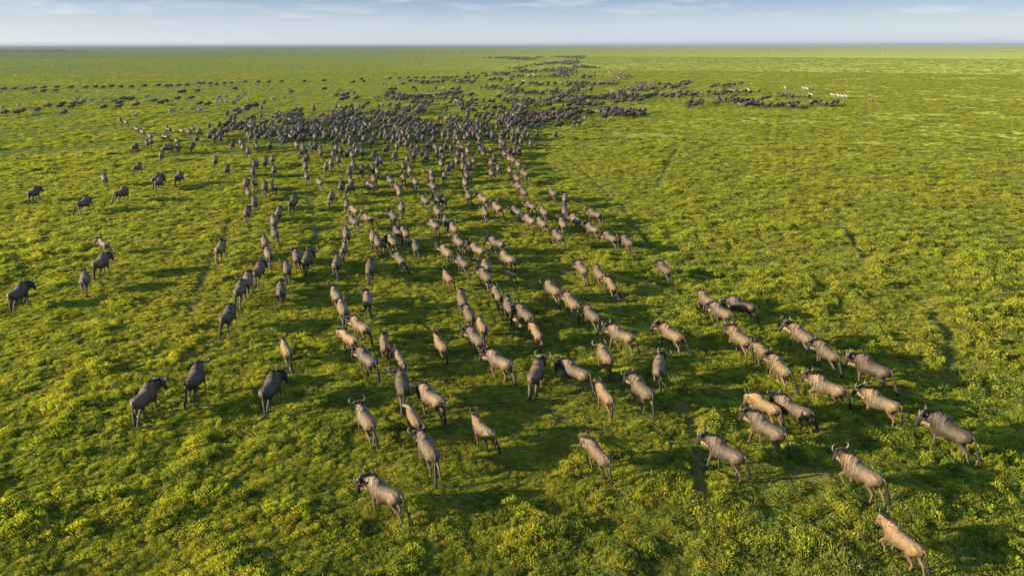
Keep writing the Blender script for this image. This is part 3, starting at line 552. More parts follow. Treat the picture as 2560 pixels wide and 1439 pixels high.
FAR_HERD = [
(-115.3,167.6,-0.2),(-114.1,170,-0.3),(-114.5,172.4,-0.3),(-112.4,175,-0.3),(-117.7,187.4,-0.5),(-114.6,187.4,-0.5),(-118.4,195,-0.6),(-110,184.5,-0.5),(-115.6,195,-0.6),(-114.6,196.6,-0.6),(-101.9,184.5,-0.6),(-109.3,203.3,-0.8),
(-105.3,198.2,-0.7),(-98.9,185.9,-0.6),(-111.5,212.3,-0.9),(-110,212.3,-0.9),(-108.9,212.3,-0.9),(-97.6,191.9,-0.7),(-99.1,205,-0.9),(-94.1,198.2,-0.8),(-95,203.2,-0.9),(-101.8,167.5,-0.3),(-62,132.2,0.9),(-14.8,132.4,-0.1),
(-11.2,132.4,0.1),(-57.9,132.9,0.7),(-68.3,133.5,0.9),(-10,134.2,-0.1),(-51.2,134.9,0.2),(1.6,134.8,-0.4),(-41.7,135.5,0.3),(-23.9,135.4,-0.5),(-2.8,135.5,0.1),(-22,138,0.1),(5,139.9,-0.6),(9,141.3,-0.7),
(3.9,142.1,-0.2),(-51.9,143.5,0.2),(12.3,144.8,-0.4),(-76.4,145.5,0.8),(-51.9,146.3,0.4),(13.5,146.3,-0.2),(-81.1,152.4,0.5),(-177.9,260.8,-0.8),(-176,263.6,-0.8),(-168.8,259.1,-0.8),(-170,264.8,-0.8),(-167.3,266.5,-0.8),
(-164.5,269.5,-0.8),(-153.4,249.9,-0.8),(-155.7,247.4,-0.8),(-159.4,269.5,-0.9),(-154.2,269.5,-0.9),(-152.2,272.5,-0.9),(-148.5,270.7,-0.9),(-148.8,276.9,-0.9),(-143.9,274.4,-0.9),(-140.6,275.6,-0.9),(-137.4,278.8,-0.9),(-133.1,280.7,-0.9),
(-129.2,278.8,-0.9),(-129.1,282,-0.9),(-126.1,282,-1),(-124.3,285.4,-1),(-124.8,298,-1),(-123.2,298,-1),(-120.4,298,-1),(-115.7,292.2,-1),(-115.3,299.5,-1),(-113.4,301.7,-1),(-109.8,307.1,-1),(-96.6,214.2,-1),
(-93.6,216.1,-1),(-108,242.3,-1),(-108.1,244.8,-1),(-105.6,249.9,-1),(-97,260.7,-1),(-82.3,194.9,-0.9),(-79.6,193.4,-0.9),(-66.2,185.8,-0.9),(-65.5,188.7,-0.9),(-104.3,307.1,-1),(-100.7,309.4,-1.1),(-96.5,312.6,-1.1),
(-88.2,317.5,-1.1),(-80.7,320.9,-1.1),(-65.5,307,-1.2),(-67.5,335,-1.2),(-62.2,312.5,-1.2),(-56.3,344.5,-1.2),(-51.9,344.5,-1.2),(-48.6,348.4,-1.2),(-44.9,348.4,-1.3),(-41.5,350.4,-1.3),(-37.3,353.5,-1.3),(-35,353.5,-1.3),
(-31.9,346.4,-1.3),(-30.3,344.4,-1.3),(-28.2,346.4,-1.3),(-26.6,358.7,-1.3),(-22.3,356.6,-1.3),(-20.7,361.9,-1.3),(-19.1,365.1,-1.3),(-16.6,367.3,-1.3),(-12.9,367.3,-1.3),(-43.2,316.6,-1.2),(-41,315,-1.3),(-43.3,295.7,-1.2),
(-16.6,303.1,-1.3),(-39.4,244.7,-1.2),(-71.9,242.3,-1.1),(-65.7,260.6,-1.1),(-42.2,257.8,-1.2),(-41.1,260.6,-1.2),(-38,150.4,-0.7),(-40.9,146.9,-0.1),(-47.1,143.7,-0.1),(-49.1,144.9,-0.6),(-35.7,162.2,-0.9),(-37.2,153.8,-0.8),
(-42.5,144.5,-0.6),(-41.7,162.3,0.8),(-45.8,151.9,0.7),(-41.1,169.1,-0),(-33,154.3,-0.7),(-46,159.6,-0.7),(-39.6,162.1,-0.1),(-39.7,146.6,-0.6),(-35.5,153.4,-0.8),(-36.7,164.8,-0.7),(-49.6,138.6,0.9),(-37.2,160.6,-0.8),
(-38.3,160,-0.7),(-44,145.5,-0.7),(-40.8,149.8,0.1),(-43.4,151.3,-0),(-32.5,151.8,1.2),(-39.3,156.7,-0.2),(-47.7,157.5,-0.5),(-39.5,149.3,-0),(-37.5,146.6,-0.1),(-51.8,140.3,0.7),(-34.1,163.9,-0.9),(-37.3,158.7,-0.1),
(-46.9,148,-0),(-45.3,146.4,-0.2),(-48.4,166.1,-0.8),(-50,166,-0.1),(-50.3,157.6,-0.1),(-51.2,163.9,1.2),(-52.6,165,-0.5),(-48.6,163.1,-0.1),(-55.3,155.5,-0.6),(-49.7,162.6,-0.7),(-50.1,174.8,-0.3),(-51.8,160.5,1.2),
(-51.8,175.7,-0.6),(-48.9,181.9,-0.1),(-47.8,178.3,-0.1),(-33.6,149.9,-0.1),(-23.5,158.6,-0.1),(-24.3,157.2,-0.5),(-32.3,148.6,0),(-27.9,164,-0.6),(-35.8,160.1,0),(-34.1,148.4,-0.1),(-35.8,150.7,-0.1),(-27.3,176.3,-0.6),
(-28.5,169.2,-0.1),(-27.9,154.8,-0.1),(-25.8,177.2,-0.1),(-25.8,174,-0.3),(-42,160.8,-0),(-25.5,181.9,-0.4),(-21.2,170.9,-0.6),(-26.7,155.3,0.3),(-29.1,164.8,-0.2),(-30.7,151.9,-0.2),(-34.8,146.6,0.1),(-29,149.4,-0.2),
(-24.5,176.2,-0.2),(-22.5,171.6,0.3),(-36.3,147.2,-0.3),(-25,151.4,0.8),(-29.4,153.1,-0),(-26.9,167.3,-0.7),(-26.4,161.9,-0.3),(-22.7,176.7,-0.2),(-30.4,165.1,-0.3),(-22.2,175.1,-0.3),(-27,170.2,-0),(-26,153.9,-0.2),
(-26.4,165.2,-0.2),(-21.3,153.8,-0.1),(-26.4,158.7,0),(-32.3,170.3,-0.5),(-36.1,155.8,-0),(-29.3,156.8,-0),(-24.5,166.5,-0),(-30.4,168.8,-0.2),(-20.5,173.3,-0.3),(-21.4,151.7,-0.5),(-26.6,150.1,-0.5),(-29.7,147.9,-0.4),
(-21.5,169,-0.8),(-7.1,160.2,-0.3),(-12.3,147.4,-0.1),(-8.6,145.1,-0.2),(-11.3,144.2,-0.3),(-2.6,149.4,-0.1),(-16.5,137.1,-0.2),(-4.3,161.8,-0.4),(-1.3,164.8,-0.4),(-13.6,153.5,0.3),(-12.1,156.7,-0.3),(-19.7,155,-0),
(-1.8,158,-0.2),(-9.6,157.8,-0.1),(-0.6,149.4,-0.1),(-17.6,145.3,-0.3),(1.4,164.6,0.3),(-21.5,147.9,-0.1),(-15.3,154.4,-0.2),(-13.3,158.4,-0.1),(-22.4,142,-0.1),(-2,146.5,-0.1),(-18.4,131.9,-0.1),(-10.9,151.3,-0.4),
(-5.8,162.8,-0.5),(-0,167.1,-0.2),(-2,169.8,-0.2),(-15.6,139.7,-0.1),(-17.9,139.2,-0.2),(-11.4,155.5,-0.1),(-5.9,160.4,-0.2),(-14.4,144,0.1),(-21.3,141,-0.1),(-9.8,160.8,-0.3),(-12.1,150.6,-0.3),(-20,152.4,0),
(-9.4,147.6,-0.3),(-18.7,142.7,0),(-0.6,170.9,-0.3),(-1.9,153.4,-0.3),(-20,148.7,-0.1),(-1,152,-0.3),(0.9,154,-0.4),(-3.2,160.1,-0.1),(-3,168.3,-0.3),(-7.9,162,-0.2),(-4.2,165.3,0.3),(-19.3,137.9,0.4),
(-1,163.3,-0.3),(-11.1,146.7,-0.1),(0.6,149.2,-0.1),(-16,143.3,-0.1),(0.3,161.2,0.3),(-7,148.8,-0),(-11.8,153.8,-0.3),(-22.9,149.3,-0.2),(-15.1,157.2,0.3),(-19.8,144.6,-0.1),(1,159,-0.5),(-10,164.2,-0.1),
(-8.8,142.9,-0.3),(0.6,156.8,-0.2),(-18,137.2,-0.1),(-19.9,142.2,-0),(-24,170.7,-0.5),(-13.5,195.3,0.9),(-12.4,182.7,-0.4),(-33.7,191.1,0.7),(-37.1,176.1,0.6),(2.4,190.8,-0.1),(2.1,173.2,-0.3),(-37.7,174.5,-0.2),
(-24.2,186.6,-0),(-23.8,179.6,-0.4),(-12,177.6,-0.1),(-38.6,177.2,-0.4),(-2,179.8,-0.6),(-1.2,201.1,-0.5),(-36.7,181.4,-0.3),(-16.5,198.2,-0.6),(-10.2,171.3,-0.1),(-6,183.1,-0.5),(-15.1,202.9,0.7),(-37.4,187.9,-0.1),
(-13.3,193.8,-0.5),(-22.1,191.4,-0.7),(-4.4,181.2,-0.9),(-25.5,200.2,-0.5),(-31.2,188.4,-0.2),(-10.6,193.7,-0.3),(-29.1,187.9,-0.7),(-38,193.6,-0.8),(-24.4,183.1,-0),(-11.4,186.4,-0.8),(-10.2,205.2,-0.9),(0.1,185.6,-0.3),
(-40.3,185.5,-0.4),(-22.4,180.9,-0.6),(-11.4,196.1,-0.8),(-23.9,200.5,-0.7),(-15.6,174,-0.3),(-40,173.3,-0.5),(-33.8,187.5,0),(-23.4,191,-0.1),(-40.4,178.6,-0.4),(-21.6,198.9,-0.5),(-16.3,178.7,-0.4),(-21.4,189,-0.1),
(-25.1,197.5,-0.6),(-6.1,201.5,-0.6),(-37,170,-0.3),(-9.3,194.7,0.3),(-43,185.1,1),(-24.9,172.5,-0.3),(-3,183.3,-0.6),(-10.9,177.5,-0.9),(-19.4,194.6,0.3),(-9.7,182.4,0.3),(-23.5,197.3,-0.8),(-9.1,175.1,0.9),
(-37.3,172.8,0.5),(-43.7,183.4,-0),(-37.9,183.4,-0),(-22.2,185.5,0.8),(-26.5,198.6,-0.6),(-10.3,174,-0.3),(-39.2,169.6,-0.3),(-6.8,178.6,-0.2),(0.7,177,-0.3),(-39,164.4,0.7),(3.3,180.7,-0.5),(-15.2,194.9,0.2),
(-31.1,209.5,-0.8),(-23.4,226.5,-1.1),(-38.9,227.1,-1.2),(-32.9,210.7,-0.4),(-2.4,204.1,-0.4),(-19.5,219.7,-0.4),(-21.9,218.1,-0.1),(-33.2,226.7,-1),(-2.4,208.2,-1),(-45.7,217.3,-0.6),(-30.3,213,-0.2),(-35.1,218.5,1.3),
(-16.2,205.2,-1.2),(-12.9,230,-1.3),(-30.7,219.5,-0.7),(-17,212,-0.7),(-25.5,219.3,-0),(-14.3,208.9,-0.3),(-4.1,222.5,-1),(-50.2,236.5,-0.2),(-32.6,223.1,-0.9),(-34.8,215.7,-0.5),(-11.4,208.6,-0.3),(-1.2,204.7,0.2),
(-37.4,233.5,-0.7),(-31.6,221.7,-0.2),(-7.9,206.2,-0.2),(-48.2,210,-1),(-29.7,222.7,-1.2),(-16.2,215.9,-0.6),(-2.6,210.7,-0.6),(-5.1,200.8,-0.6),(-16,210,-0.8),(-37.7,223.6,-1.2),(-45.3,214.9,-0.9),(-27.2,205.9,-0.8),
(-14.7,221.9,-0.2),(-28.6,218.4,-0.4),(-35.4,231.5,-0.6),(-36.3,237.8,-0),(-53.8,227.5,-0.7),(-39.5,234.9,-0.7),(-48.5,216,-0.6),(-51.5,232.7,-0.4),(-52.3,229.4,-1.2),(-32.5,218.7,-0.8),(-48.7,218.8,-0.8),(-34,224.1,-0.2),
(-39.9,219.3,1),(-25.2,224.6,-0.6),(-17.8,239.8,-0.9),(-28.5,221.3,0.5),(-22.1,228.7,-0.7),(-18.3,245.5,1.4),(-17.8,233,-0.7),(-17.2,241.9,-0.7),(-28.5,225.6,-0.3),(-20.3,235.7,-0.2),(-16.7,238.8,-0.8),(-18.6,237,-0.8),
(-27.5,224.8,-0.6),(-19.7,239.8,1.5),(-24.2,223.2,-0.5),(-21.5,231.6,-0.8),(-23.2,222.4,0.7),(-27.3,219.6,-0.7),(-27.1,222.8,-0.8),(-20.9,239.4,-1.3),(-21.5,234.9,-0.8),(-20.5,230.2,-1.2),(-26.2,221.6,-0.6),(-18.9,258.5,-0.7),
(-26.9,262.3,-0.4),(-32.6,253.5,-0.2),(-4.3,271.3,-0.2),(-2,265.5,-0.3),(-19.2,271.7,-0.1),(-7.3,278.8,-0.2),(-19,270,-0.5),(-19,266.2,-0.2),(-20.9,260.9,-0.7),(-24,262.5,0.5),(-35.3,266.8,-0.6),(-27.7,258.8,0.3),
(0.8,253.3,-0.1),(-1.6,255.5,-0.4),(-31.1,312.3,-1.3),(-20.3,316.7,1.4),(-37.5,313.3,-1.3),(-28.3,331.4,-0.4),(-33,306.9,-0.4),(-18.9,319.9,-0.7),(-5.7,337.9,-1.4),(-4.7,326.1,-1.4),(-16.7,327.1,-0.2),(-8.4,339,-1.4),
(-8.5,328.8,-0.3),(-25,323.8,-1.3),(-22,323.2,-1.3),(-21.5,314.5,-0.7),(-17.2,306.2,-0.5),(-23.1,326.7,-0.2),(-16.4,339,-1.1),(-23,314.1,0.8),(-36.7,303.2,-1.3),(-38.9,309.1,-0.2),(-32.5,311.4,-0.6),(-19,326.8,-0.4),
(-4.4,328.8,-0.2),(-25,309.8,-0.2),(-9.8,329.9,-1.1),(-0.7,348.4,-0.5),(-28.9,310.7,-1.3),(-28.2,328.3,1.5),(-34.2,299.5,-1),(-8,332.2,-1.2),(-22,310.1,-0.3),(-21.4,319.3,-0.3),(-24.5,319.4,-1.3),(-21.2,340.9,-1.3),
(-29.9,321.9,-1.3),(-21,306.1,-1.3),(-15.8,308.7,-0.7),(-0.4,333,-0.8),(-35.6,314.9,-1.3),(-8.6,268.7,-0.1),(-11,267.3,-0.4),(-1.8,281.8,-0.2),(0.1,286.4,-0.7),(-0.5,279.6,-0.6),(-9.5,283.1,-0.2),(-3.9,280.4,0.4),
(-6.2,272.9,-0.1),(-8.3,271.4,0.4),(0.7,290.9,-0.1),(-6.9,277.4,-0.4),(-12.2,278.5,0.2),(-6.2,271,-0.6),(-9.8,271.9,-0.4),(-7.5,274.3,-0.5),(-5.6,277.7,-0.4),(-8.5,390.8,-0.7),(-3.6,390.5,-1.4),(-2,401.6,-1.4),
(-23.9,406,-1.3),(-7.9,394.4,1.3),(-4.2,406.2,-1.4),(-14.2,397.8,-1.3),(-8.7,392.8,-1.4),(-4.4,388.1,-0.6),(-5.8,399.7,-0.2),(-16.2,400.2,-1.3),(-6.4,413.6,-1.2),(-10.2,408.9,-1.4),(-9,388.9,1.3),(-16.1,409.2,0.5),
(-5.6,410.4,-1.4),(-6.1,402.1,-1.1),(-2.9,395.5,-0.9),(11,173.4,-0.8),(3.3,152.4,-0.4),(14.8,176.8,-1.5),(1.5,151.4,-0.5),(11.9,166.5,-0.6),(11.5,163,-0.7),(3.8,164.8,-0.6),(11.9,171,-1.4),(6.5,165.8,-1.4),
(13.2,176.2,-0.8),(2.4,165.8,-1.4),(11,160.5,-0.6),(9.7,168.5,1.3),(4.7,163.6,-0.5),(7,162.9,-0.8),(0.1,146,-0.6),(15.1,191.1,-0.7),(10,165.1,-0.7),(10.9,168.9,-0.7),(5.3,166,1.3),(1.9,149.3,-0.8),
(1.6,162.4,-0.2),(13.8,170.6,-0.6),(12.7,185.4,-0.2),(9.1,164,-0.5),(8.7,161.8,-1.4),(-0.3,154,-1.3),(14.4,188.7,-0.7),(7.7,168.7,-0.8),(7.4,152.7,0.4),(4.2,164.6,-0.8),(3.2,167.4,-0.9),(9.4,174.6,-0.9),
(4.1,149.2,-0.5),(14.1,168.3,-1.5),(13.1,166.6,-1.3),(1.3,147.5,-0.6),(5.4,154.2,-0.3),(26.3,177,0.5),(21.8,172.1,-1.5),(18.2,172.5,-0.4),(15.3,168.6,-1.5),(24,165.3,-0.5),(21.1,168.2,0.5),(11.5,155.1,-0.5),
(19.9,159.1,-1),(24.3,176,-1.3),(25.1,168.9,-1),(15.6,173.4,-1.5),(23.7,170.3,-0.4),(25.2,174.6,-0.4),(12,159,-0.6),(22.3,174.7,-1.5),(22.7,167.7,-0.6),(20,172.5,-1),(17,170.3,-1),(26.3,170,-0.3),
(25.5,166.9,-1.5),(9.1,156.7,1.3),(19.7,169.4,0.8),(13.3,164.2,-1),(22.8,163.5,-0.5),(12.5,162,-1.4),(12.9,152.2,-0.8),(27.3,173.5,-1.5),(15.4,155.8,0.1),(17.3,166.3,-1.5),(25.1,172.6,-1),(28.3,167.4,1.2),
(28.2,175.1,1.2),(23.5,172.7,-0.6),(30.6,171.9,-0.6),(31.1,174.9,0.4),(24.3,167.4,-1.5),(27.5,170.4,-1.5),(29.3,171.7,-1.5),(29,164.7,-1.5),(26.7,165.1,-1.5),(5.8,188.1,-0.5),(13.1,211.9,-0.9),(11.1,213.4,-0.2),
(15.5,236,0.8),(0.1,208.1,-1),(7.9,188.9,-0.3),(17.1,221.4,-0.3),(2.9,205.8,-0.6),(4,190.4,-0.3),(2.4,197.9,-0.8),(1.3,205.6,-0.1),(2.5,184.6,-0.2),(15.8,225.6,-0.5),(9.2,213,-0.2),(7.6,207.2,0.4),
(0.8,200.2,-0.1),(12.8,207.2,-1.2),(1.9,201.9,-0.2),(2.8,195.6,-0.7),(17.4,211.6,0.7),(5.3,203.3,-1.2),(9.3,210.9,-0.2),(15.3,211.9,-0.2),(0.7,203.2,-0.5),(3.6,197.7,-0.8),(14.9,220.4,-1.2),(18.1,226.3,-0.2),
(12,218.7,-1.1),(10.9,211.6,-0.3),(4.9,200.7,-0.2),(2.1,179.5,-0.2),(16.6,224.6,-0.7),(11.9,215.8,-0.5),(6.4,212.6,-0.3),(14.6,216.8,-1),(13.4,223,-0.3),(13.9,235.8,-0.4),(17.7,234.4,-1.2),(3.1,200.1,-0.6),
(13.6,218.2,-1.2),(4.4,209.6,-1.4),(7.7,210.7,-0.6),(15.8,232,-0.6),(15.9,238.6,-0.3),(9.9,209,-0.2),(9.5,190.5,-0.9),(14.9,224.7,-0.7),(0.8,181.2,-0.7),(4.1,208,-0.7),(2.1,189.1,0.8),(13,242.9,-0.3),
(3.3,193.7,-0.5),(34,225.9,-1.5),(33.7,209.9,-1.5),(29.2,214.8,-0.9),(31.1,221.5,0.7),(29.8,231.6,-0.5),(17.3,215.2,-1.5),(21,215.3,-1.5),(22.4,219.6,-1.5),(17.9,213.6,-1.5),(18.5,207.7,-0.9),(17.8,193.7,-1.1),
(27.4,224.5,-1.5),(46.3,228.8,-0.7),(27.6,197.7,-1.2),(43.7,228.3,-1.6),(16.8,207.6,-1.3),(34.2,234.1,-1.5),(42.2,228.3,-1.5),(17.7,209.8,-1.2),(33.5,237.3,0.3),(34.3,221.3,-1),(17.2,191.7,-1.3),(32.8,204.5,-0.4),
(35.6,221.8,-0.9),(29.4,218.3,-1.5),(22.4,198.9,-0.3),(19.2,222.8,-0.3),(26.8,216.2,-0.9),(29.8,224.5,-1.5),(28.6,221.9,-1.1),(20.3,193,0.5),(13.1,209.8,0.4),(16.2,203.6,-0.6),(35.1,218.7,-1.5),(16.4,196.1,-0.7),
(34.5,216.5,-0.9),(39.2,223.7,-1.5),(37.1,251.3,-0.6),(43.6,254.8,-1.5),(19.5,209.6,0.2),(19.5,206.9,-0.8),(29.8,201.4,-1.5),(20.4,198.5,0.8),(33.1,229,-0.6),(25.7,217.2,-1.5),(17.2,205.9,-1),(44.1,232.1,-1.3),
(21.7,191.8,-0.5),(31.2,231.1,-0.9),(38,225.9,-1.5),(18.2,218.4,-0.7),(38.1,229.3,-0.5),(49.3,262.5,-1.2),(20.4,212.3,-0.7),(40.3,225.2,-1.5),(32.1,227,0.5),(17.4,197.8,-0.3),(31.8,215.8,-1.5),(37.5,224,-0.9),
(25,220.2,1.3),(35.3,233.7,-1),(37.2,233.2,-0.4),(34.2,239.8,-1.5),(41.4,227.2,-0.5),(33,223.5,-0.7),(19.8,214.9,-1.1),(23.9,216.7,-1),(21.3,218.3,-0.5),(26.6,220.3,-1.5),(23.4,221.1,-1.5),(47,233.2,0.7),
(40.7,250.9,-0.5),(45.8,257.2,-0.4),(39.2,227.7,-0.5),(19,196.4,-0.5),(39.3,217.8,-1.4),(47.5,243.3,-0.6),(28.7,226.7,-1.5),(26.7,226.5,-0.5),(17.6,196.1,-0.5),(20.9,221.9,-0.5),(35.4,206.6,-1.5),(23.3,194.5,-1.5),
(36.8,229.9,-1.5),(32.1,213.1,-1.5),(32.6,219,0),(36,252.5,0.3),(26.9,222.6,-0.6),(39.4,231.1,0.4),(35.5,237.5,-0.6),(19.3,190.7,-1.5),(46.2,222.7,-0.9),(17.9,187.7,-0.5),(34.5,231.2,-1.5),(34,213.5,-1.5),
(14.9,204.8,-0.2),(35.3,215.2,-0.8),(24,270.9,-0.9),(1.4,262.4,-1),(19,247.1,-1.2),(7.2,244.5,-1),(11.6,248.7,-0.2),(-2,246.1,-0.7),(12.8,248.7,-0.3),(20.8,281,-1.4),(15.3,257.7,-0.6),(34.6,293.5,-1.5),
(16.2,248.9,-0.3),(29.5,296.6,-0.3),(8.1,242,-0.6),(2,254.4,-0.7),(26,285.6,-0.3),(9.5,238.8,-0.5),(22.3,258.7,-1.5),(2.2,267,-0.3),(3.5,245.2,-0.3),(10.2,242.8,-0.5),(0.7,227,-0.2),(24,283.6,-1.4),
(26.7,280,-0.3),(25.1,278.3,-1.5),(4.2,236.4,-0.2),(-0.8,251.5,-0.3),(19.9,255,-1.4),(23.5,274.3,-1.5),(21.6,251.7,-1.5),(27.3,262.1,0.2),(21.1,284.8,-0.7),(18.9,250.5,-0.5),(-1.6,230.6,-0.3),(0.8,236.8,-1),
(23.8,289,-0.3),(25.2,270.5,-1.5),(26.8,255.5,-1.3),(20.1,246.7,-0.8),(-0.5,238.3,-1.4),(25,253.3,-0.3),(0.6,233.9,-0.3),(3.1,252.9,-1.1),(21.2,260.7,-0.7),(14.2,248.5,-0.7),(22.1,248.4,-0.7),(5.1,239.1,-0.8),
(27.9,260.6,-0.3),(6.5,241.1,-0.9),(5.9,243.3,-0.2),(14.3,243.6,-1.1),(-3.3,232.9,0.2),(27,303.5,0.1),(29.1,303.2,-0.3),(4.3,302.4,-1.1),(16.7,294.4,-1.4),(6.7,296.3,0.3),(7.9,297.5,-1.4),(22.9,295,-0.7),
(8.1,302.5,-0.5),(13.8,287.4,-0.6),(24.3,298.8,-0.3),(3.3,285.2,-0.6),(26.2,305.9,-1.2),(24.7,295.3,-0.6),(22.4,291.8,-1.2),(10.2,287.8,-1.3),(30.8,286.7,-1.2),(9.4,299.2,-0.4),(19.4,287.8,-0.4),(28.9,309.9,-0.9),
(22,303.1,-0.5),(14.3,297.2,-0.8),(23.7,304.8,-0.4),(27.1,310.4,-0.6),(24.1,281.7,-0.6),(27.6,298.4,-1.1),(11.7,289.6,-1),(6.8,301.1,-1),(32,292.9,-1),(29.9,306.4,-1.1),(30.9,302,-0.6),(25.2,292.4,-1.5),
(23.5,291.8,-0.3),(6.7,288.1,-0.2),(9.5,296.4,-0.9),(39.8,305.7,-0.3),(44.5,316.7,0.2),(47,325.6,0.2),(30.9,284.6,-0.3),(54.7,382.5,0.2),(37.3,310.1,0.4),(42.8,314.8,0.3),(38.7,310.1,0.5),(36.9,298.5,0.2),
(40.2,309.4,0.1),(58.2,391.6,0.8),(50.2,357.1,0.5),(37.9,305.5,0.3),(36,295.9,-0.7),(36.9,301.8,0.2),(54.2,375.3,0.7),(52.8,364.3,0.8),(35.6,303.8,0.1),(43.8,319.8,-0),(38.9,307.3,0.6),(51.7,358.8,0.2),
(50.6,363.6,0.2),(51.4,341.5,0.7),(55,369.3,0.7),(33,287.2,0.1),(38.7,303.4,0.4),(37.7,315.1,0.4),(53.8,368.3,0.7),(52.3,357.2,0.4),(41.5,313.8,-0),(50.2,359.7,-0.9),(37.8,312.8,0.7),(55.6,388.4,-1),
(53.8,358.9,0.6),(51.2,368.5,0.2),(56.6,376.5,0.4),(60.7,390,0.7),(51.7,372,0.5),(38,300.7,0.6),(57.2,384.9,0.2),(50.6,348.8,-0),(41.8,270.4,-0.3),(50.9,280,0.1),(49.3,294.2,0.1),(48,274.5,0.3),
(42,261.1,0.3),(48.2,284,0.3),(51.3,284.4,0.1),(43.3,267.8,0),(51.3,297.9,-0.7),(52,278,-0),(49.4,277.3,0.4),(46.8,261.3,0.3),(51,277.6,-0),(44.8,280.6,0.1),(43.6,264.4,-0),(45.5,270.6,0.1),
(49.6,268.5,0.4),(53.5,303.4,0.2),(52.1,292.7,0.2),(49.1,281.5,0.3),(47.6,280.4,0.4),(45.7,278.6,0.3),(43.3,262.6,0.4),(52,276.1,0.1),(46.5,275,0),(39.4,257.5,0.1),(51.9,274.6,0.4),(40.9,262.3,0.2),
(51.5,291.2,0.4),(46.8,272.7,0.2),(51.1,288.8,-0.4),(43.7,274.7,0),(39.4,262.6,0.4),(49.9,288.6,0.3),(59.2,310,0.1),(50,266.9,-0),(51,294.2,-0.5),(40.4,265,0.3),(49,272.3,0.1),(43.3,260.5,0.2),
(46.3,284.2,0.2),(67.8,292.1,-1.6),(63.5,284.9,-1.6),(66.7,288.9,-1.6),(55.9,272,-0.9),(60.8,279.9,-1),(69.6,296.4,-1),(59.1,275.4,0.2),(58.5,273.9,-0.6),(65.8,293.6,-1),(59,269.5,-1.6),(63.2,281.7,-0.9),
(57.5,269.2,-1.6),(61.8,278.8,-1.6),(58.2,296.5,-0.7),(71,310.8,-1.6),(59,299.4,-1.6),(72.3,305.8,-1.6),(72.7,302.6,-0.6),(73.3,313,-1),(60.1,296,-0.6),(72.5,308.9,-1.6),(61,290.4,-1),(61.9,297.2,-1.6),
(56.6,242.7,-1.6),(49.7,230.5,-1.6),(57.8,239.3,-0.6),(47.7,221.8,-0.8),(52.6,239.2,0.2),(52.8,234.3,-0.7),(47.9,225.7,-1.6),(60.7,237.5,0.3),(50.2,223.5,-0.4),(55.9,229.9,-1.3),(51.3,228.3,-1.4),(58.7,238.2,-1.6),
(53.8,231.9,-1),(54.4,242.6,-1.6),(54.1,233.9,-1.4),(55.2,238.9,0.2),(46.7,197,-1.4),(48.3,194.9,-1.3),(51.7,202.6,-1),(50,199.7,-1.6),(46.1,194.3,-0.7),(50.5,202.1,-1.6),(48.7,201.4,-0.9),(51.2,200.7,-0.6),
(50.1,195.4,-0.6),(45,188.1,-0.7),(46.5,190.5,-1.6),(63.4,193.5,-1.6),(65,193.2,-0.5),(63.2,197.8,-0.8),(63.1,191.1,-1.3),(65,205.9,-1.7),(57.5,205.2,-0.5),(54,205.4,-0),(51.2,211.6,-0.7),(66,203.9,-1),
(63.2,209.2,-1.7),(61.9,192.9,-1.1),(64.7,187.1,-0.8),(62.2,211.3,-0.9),(60.3,209.2,-0.5),(67.2,189,-1.7),(65.9,195.7,0.9),(62.3,202.5,-0.9),(62.4,195.3,-1.7),(52.2,206.7,-1.6),(67.1,192.9,-1.4),(58.1,210.1,-0.7),
(59.9,198.6,-1.5),(65.1,198.9,-1.5),(61.4,199.9,-1.7),(61,205.7,-0.7),(65,201.4,-0.8),(59.9,189.7,-0.5),(59,208.3,-0),(70.3,209.9,-1.7),(57.5,208.8,0.5),(60.8,191.9,-0.6),(70.1,193,-1.2),(69,191.4,-1.5),
(58.7,190.8,0.3),(63.4,204.7,-0.6),(60.4,203.5,-1.6),(83.4,229.3,-1.1),(69.2,244.5,-1.6),(85.2,233.1,-1.4),(63.7,235.3,-1.6),(86.7,231.6,-0.9),(81.2,225.3,-1.7),(81.4,245.3,-0.8),(66.7,236.4,-1.6),(72.3,240.2,-1.7),
(67,225,-1.6),(69.1,241,-1.6),(72.2,237.6,-0.7),(77,246.6,-1.7),(64.3,243.4,-0.9),(81.9,229.2,-1.1),(70.9,242.7,-1.6),(76.9,241.2,-1.7),(64.1,231.8,-0.9),(74.9,249.7,-1.7),(75.9,219.2,-0.7),(82.6,219.4,-0.9),
(73.9,216.1,-1.3),(65.3,239.6,-0.5),(79.5,280.8,-1),(82.6,286.3,-1),(77.7,281.9,1),(76.2,281.6,-0.6),(73,273.3,-0.9),(81.1,278.8,-0.8),(74.9,276.3,-0.8),(84.4,291.8,-1.6),(85.8,289.5,-1.6),(80.2,290.6,-0.7),
(91.1,298.1,-1.7),(70.2,187.8,0.2),(72,193.7,-1.4),(72.4,190.8,-0.9),(74.9,196.5,-1.5),(73.5,194.8,-1),(76.7,198.4,-0.6),(73.7,192.6,-0),(71.8,189.4,-0.6),(80.7,194.1,-0.6),(83,195.6,-0.2),(88.3,201.7,-0.9),
(84.1,195,-0.7),(82.7,202.6,-0.9),(81.3,196.7,-0.9),(85.4,197.7,-0.9),(86.7,197.7,-0.6),(82.6,198.8,-0.7),(79.2,195.8,-1),(80.9,200.8,0.1),(86.4,229.4,0.1),(89.9,224.7,-0),(88.5,223.2,0.1),(86.2,222.8,-0.1),
(88.3,229.8,-0.2),(84.8,230.7,-0),(21.2,437.6,-0.3),(25.5,453.9,-0.8),(28.2,466.6,-0.2),(22.9,465.1,-0.8),(5.5,441,-0.6),(5.6,425.8,-0.5),(6.5,431.3,-1.4),(35.2,485,-0.3),(11.1,436.2,-0.4),(23.6,444.2,-1.1),
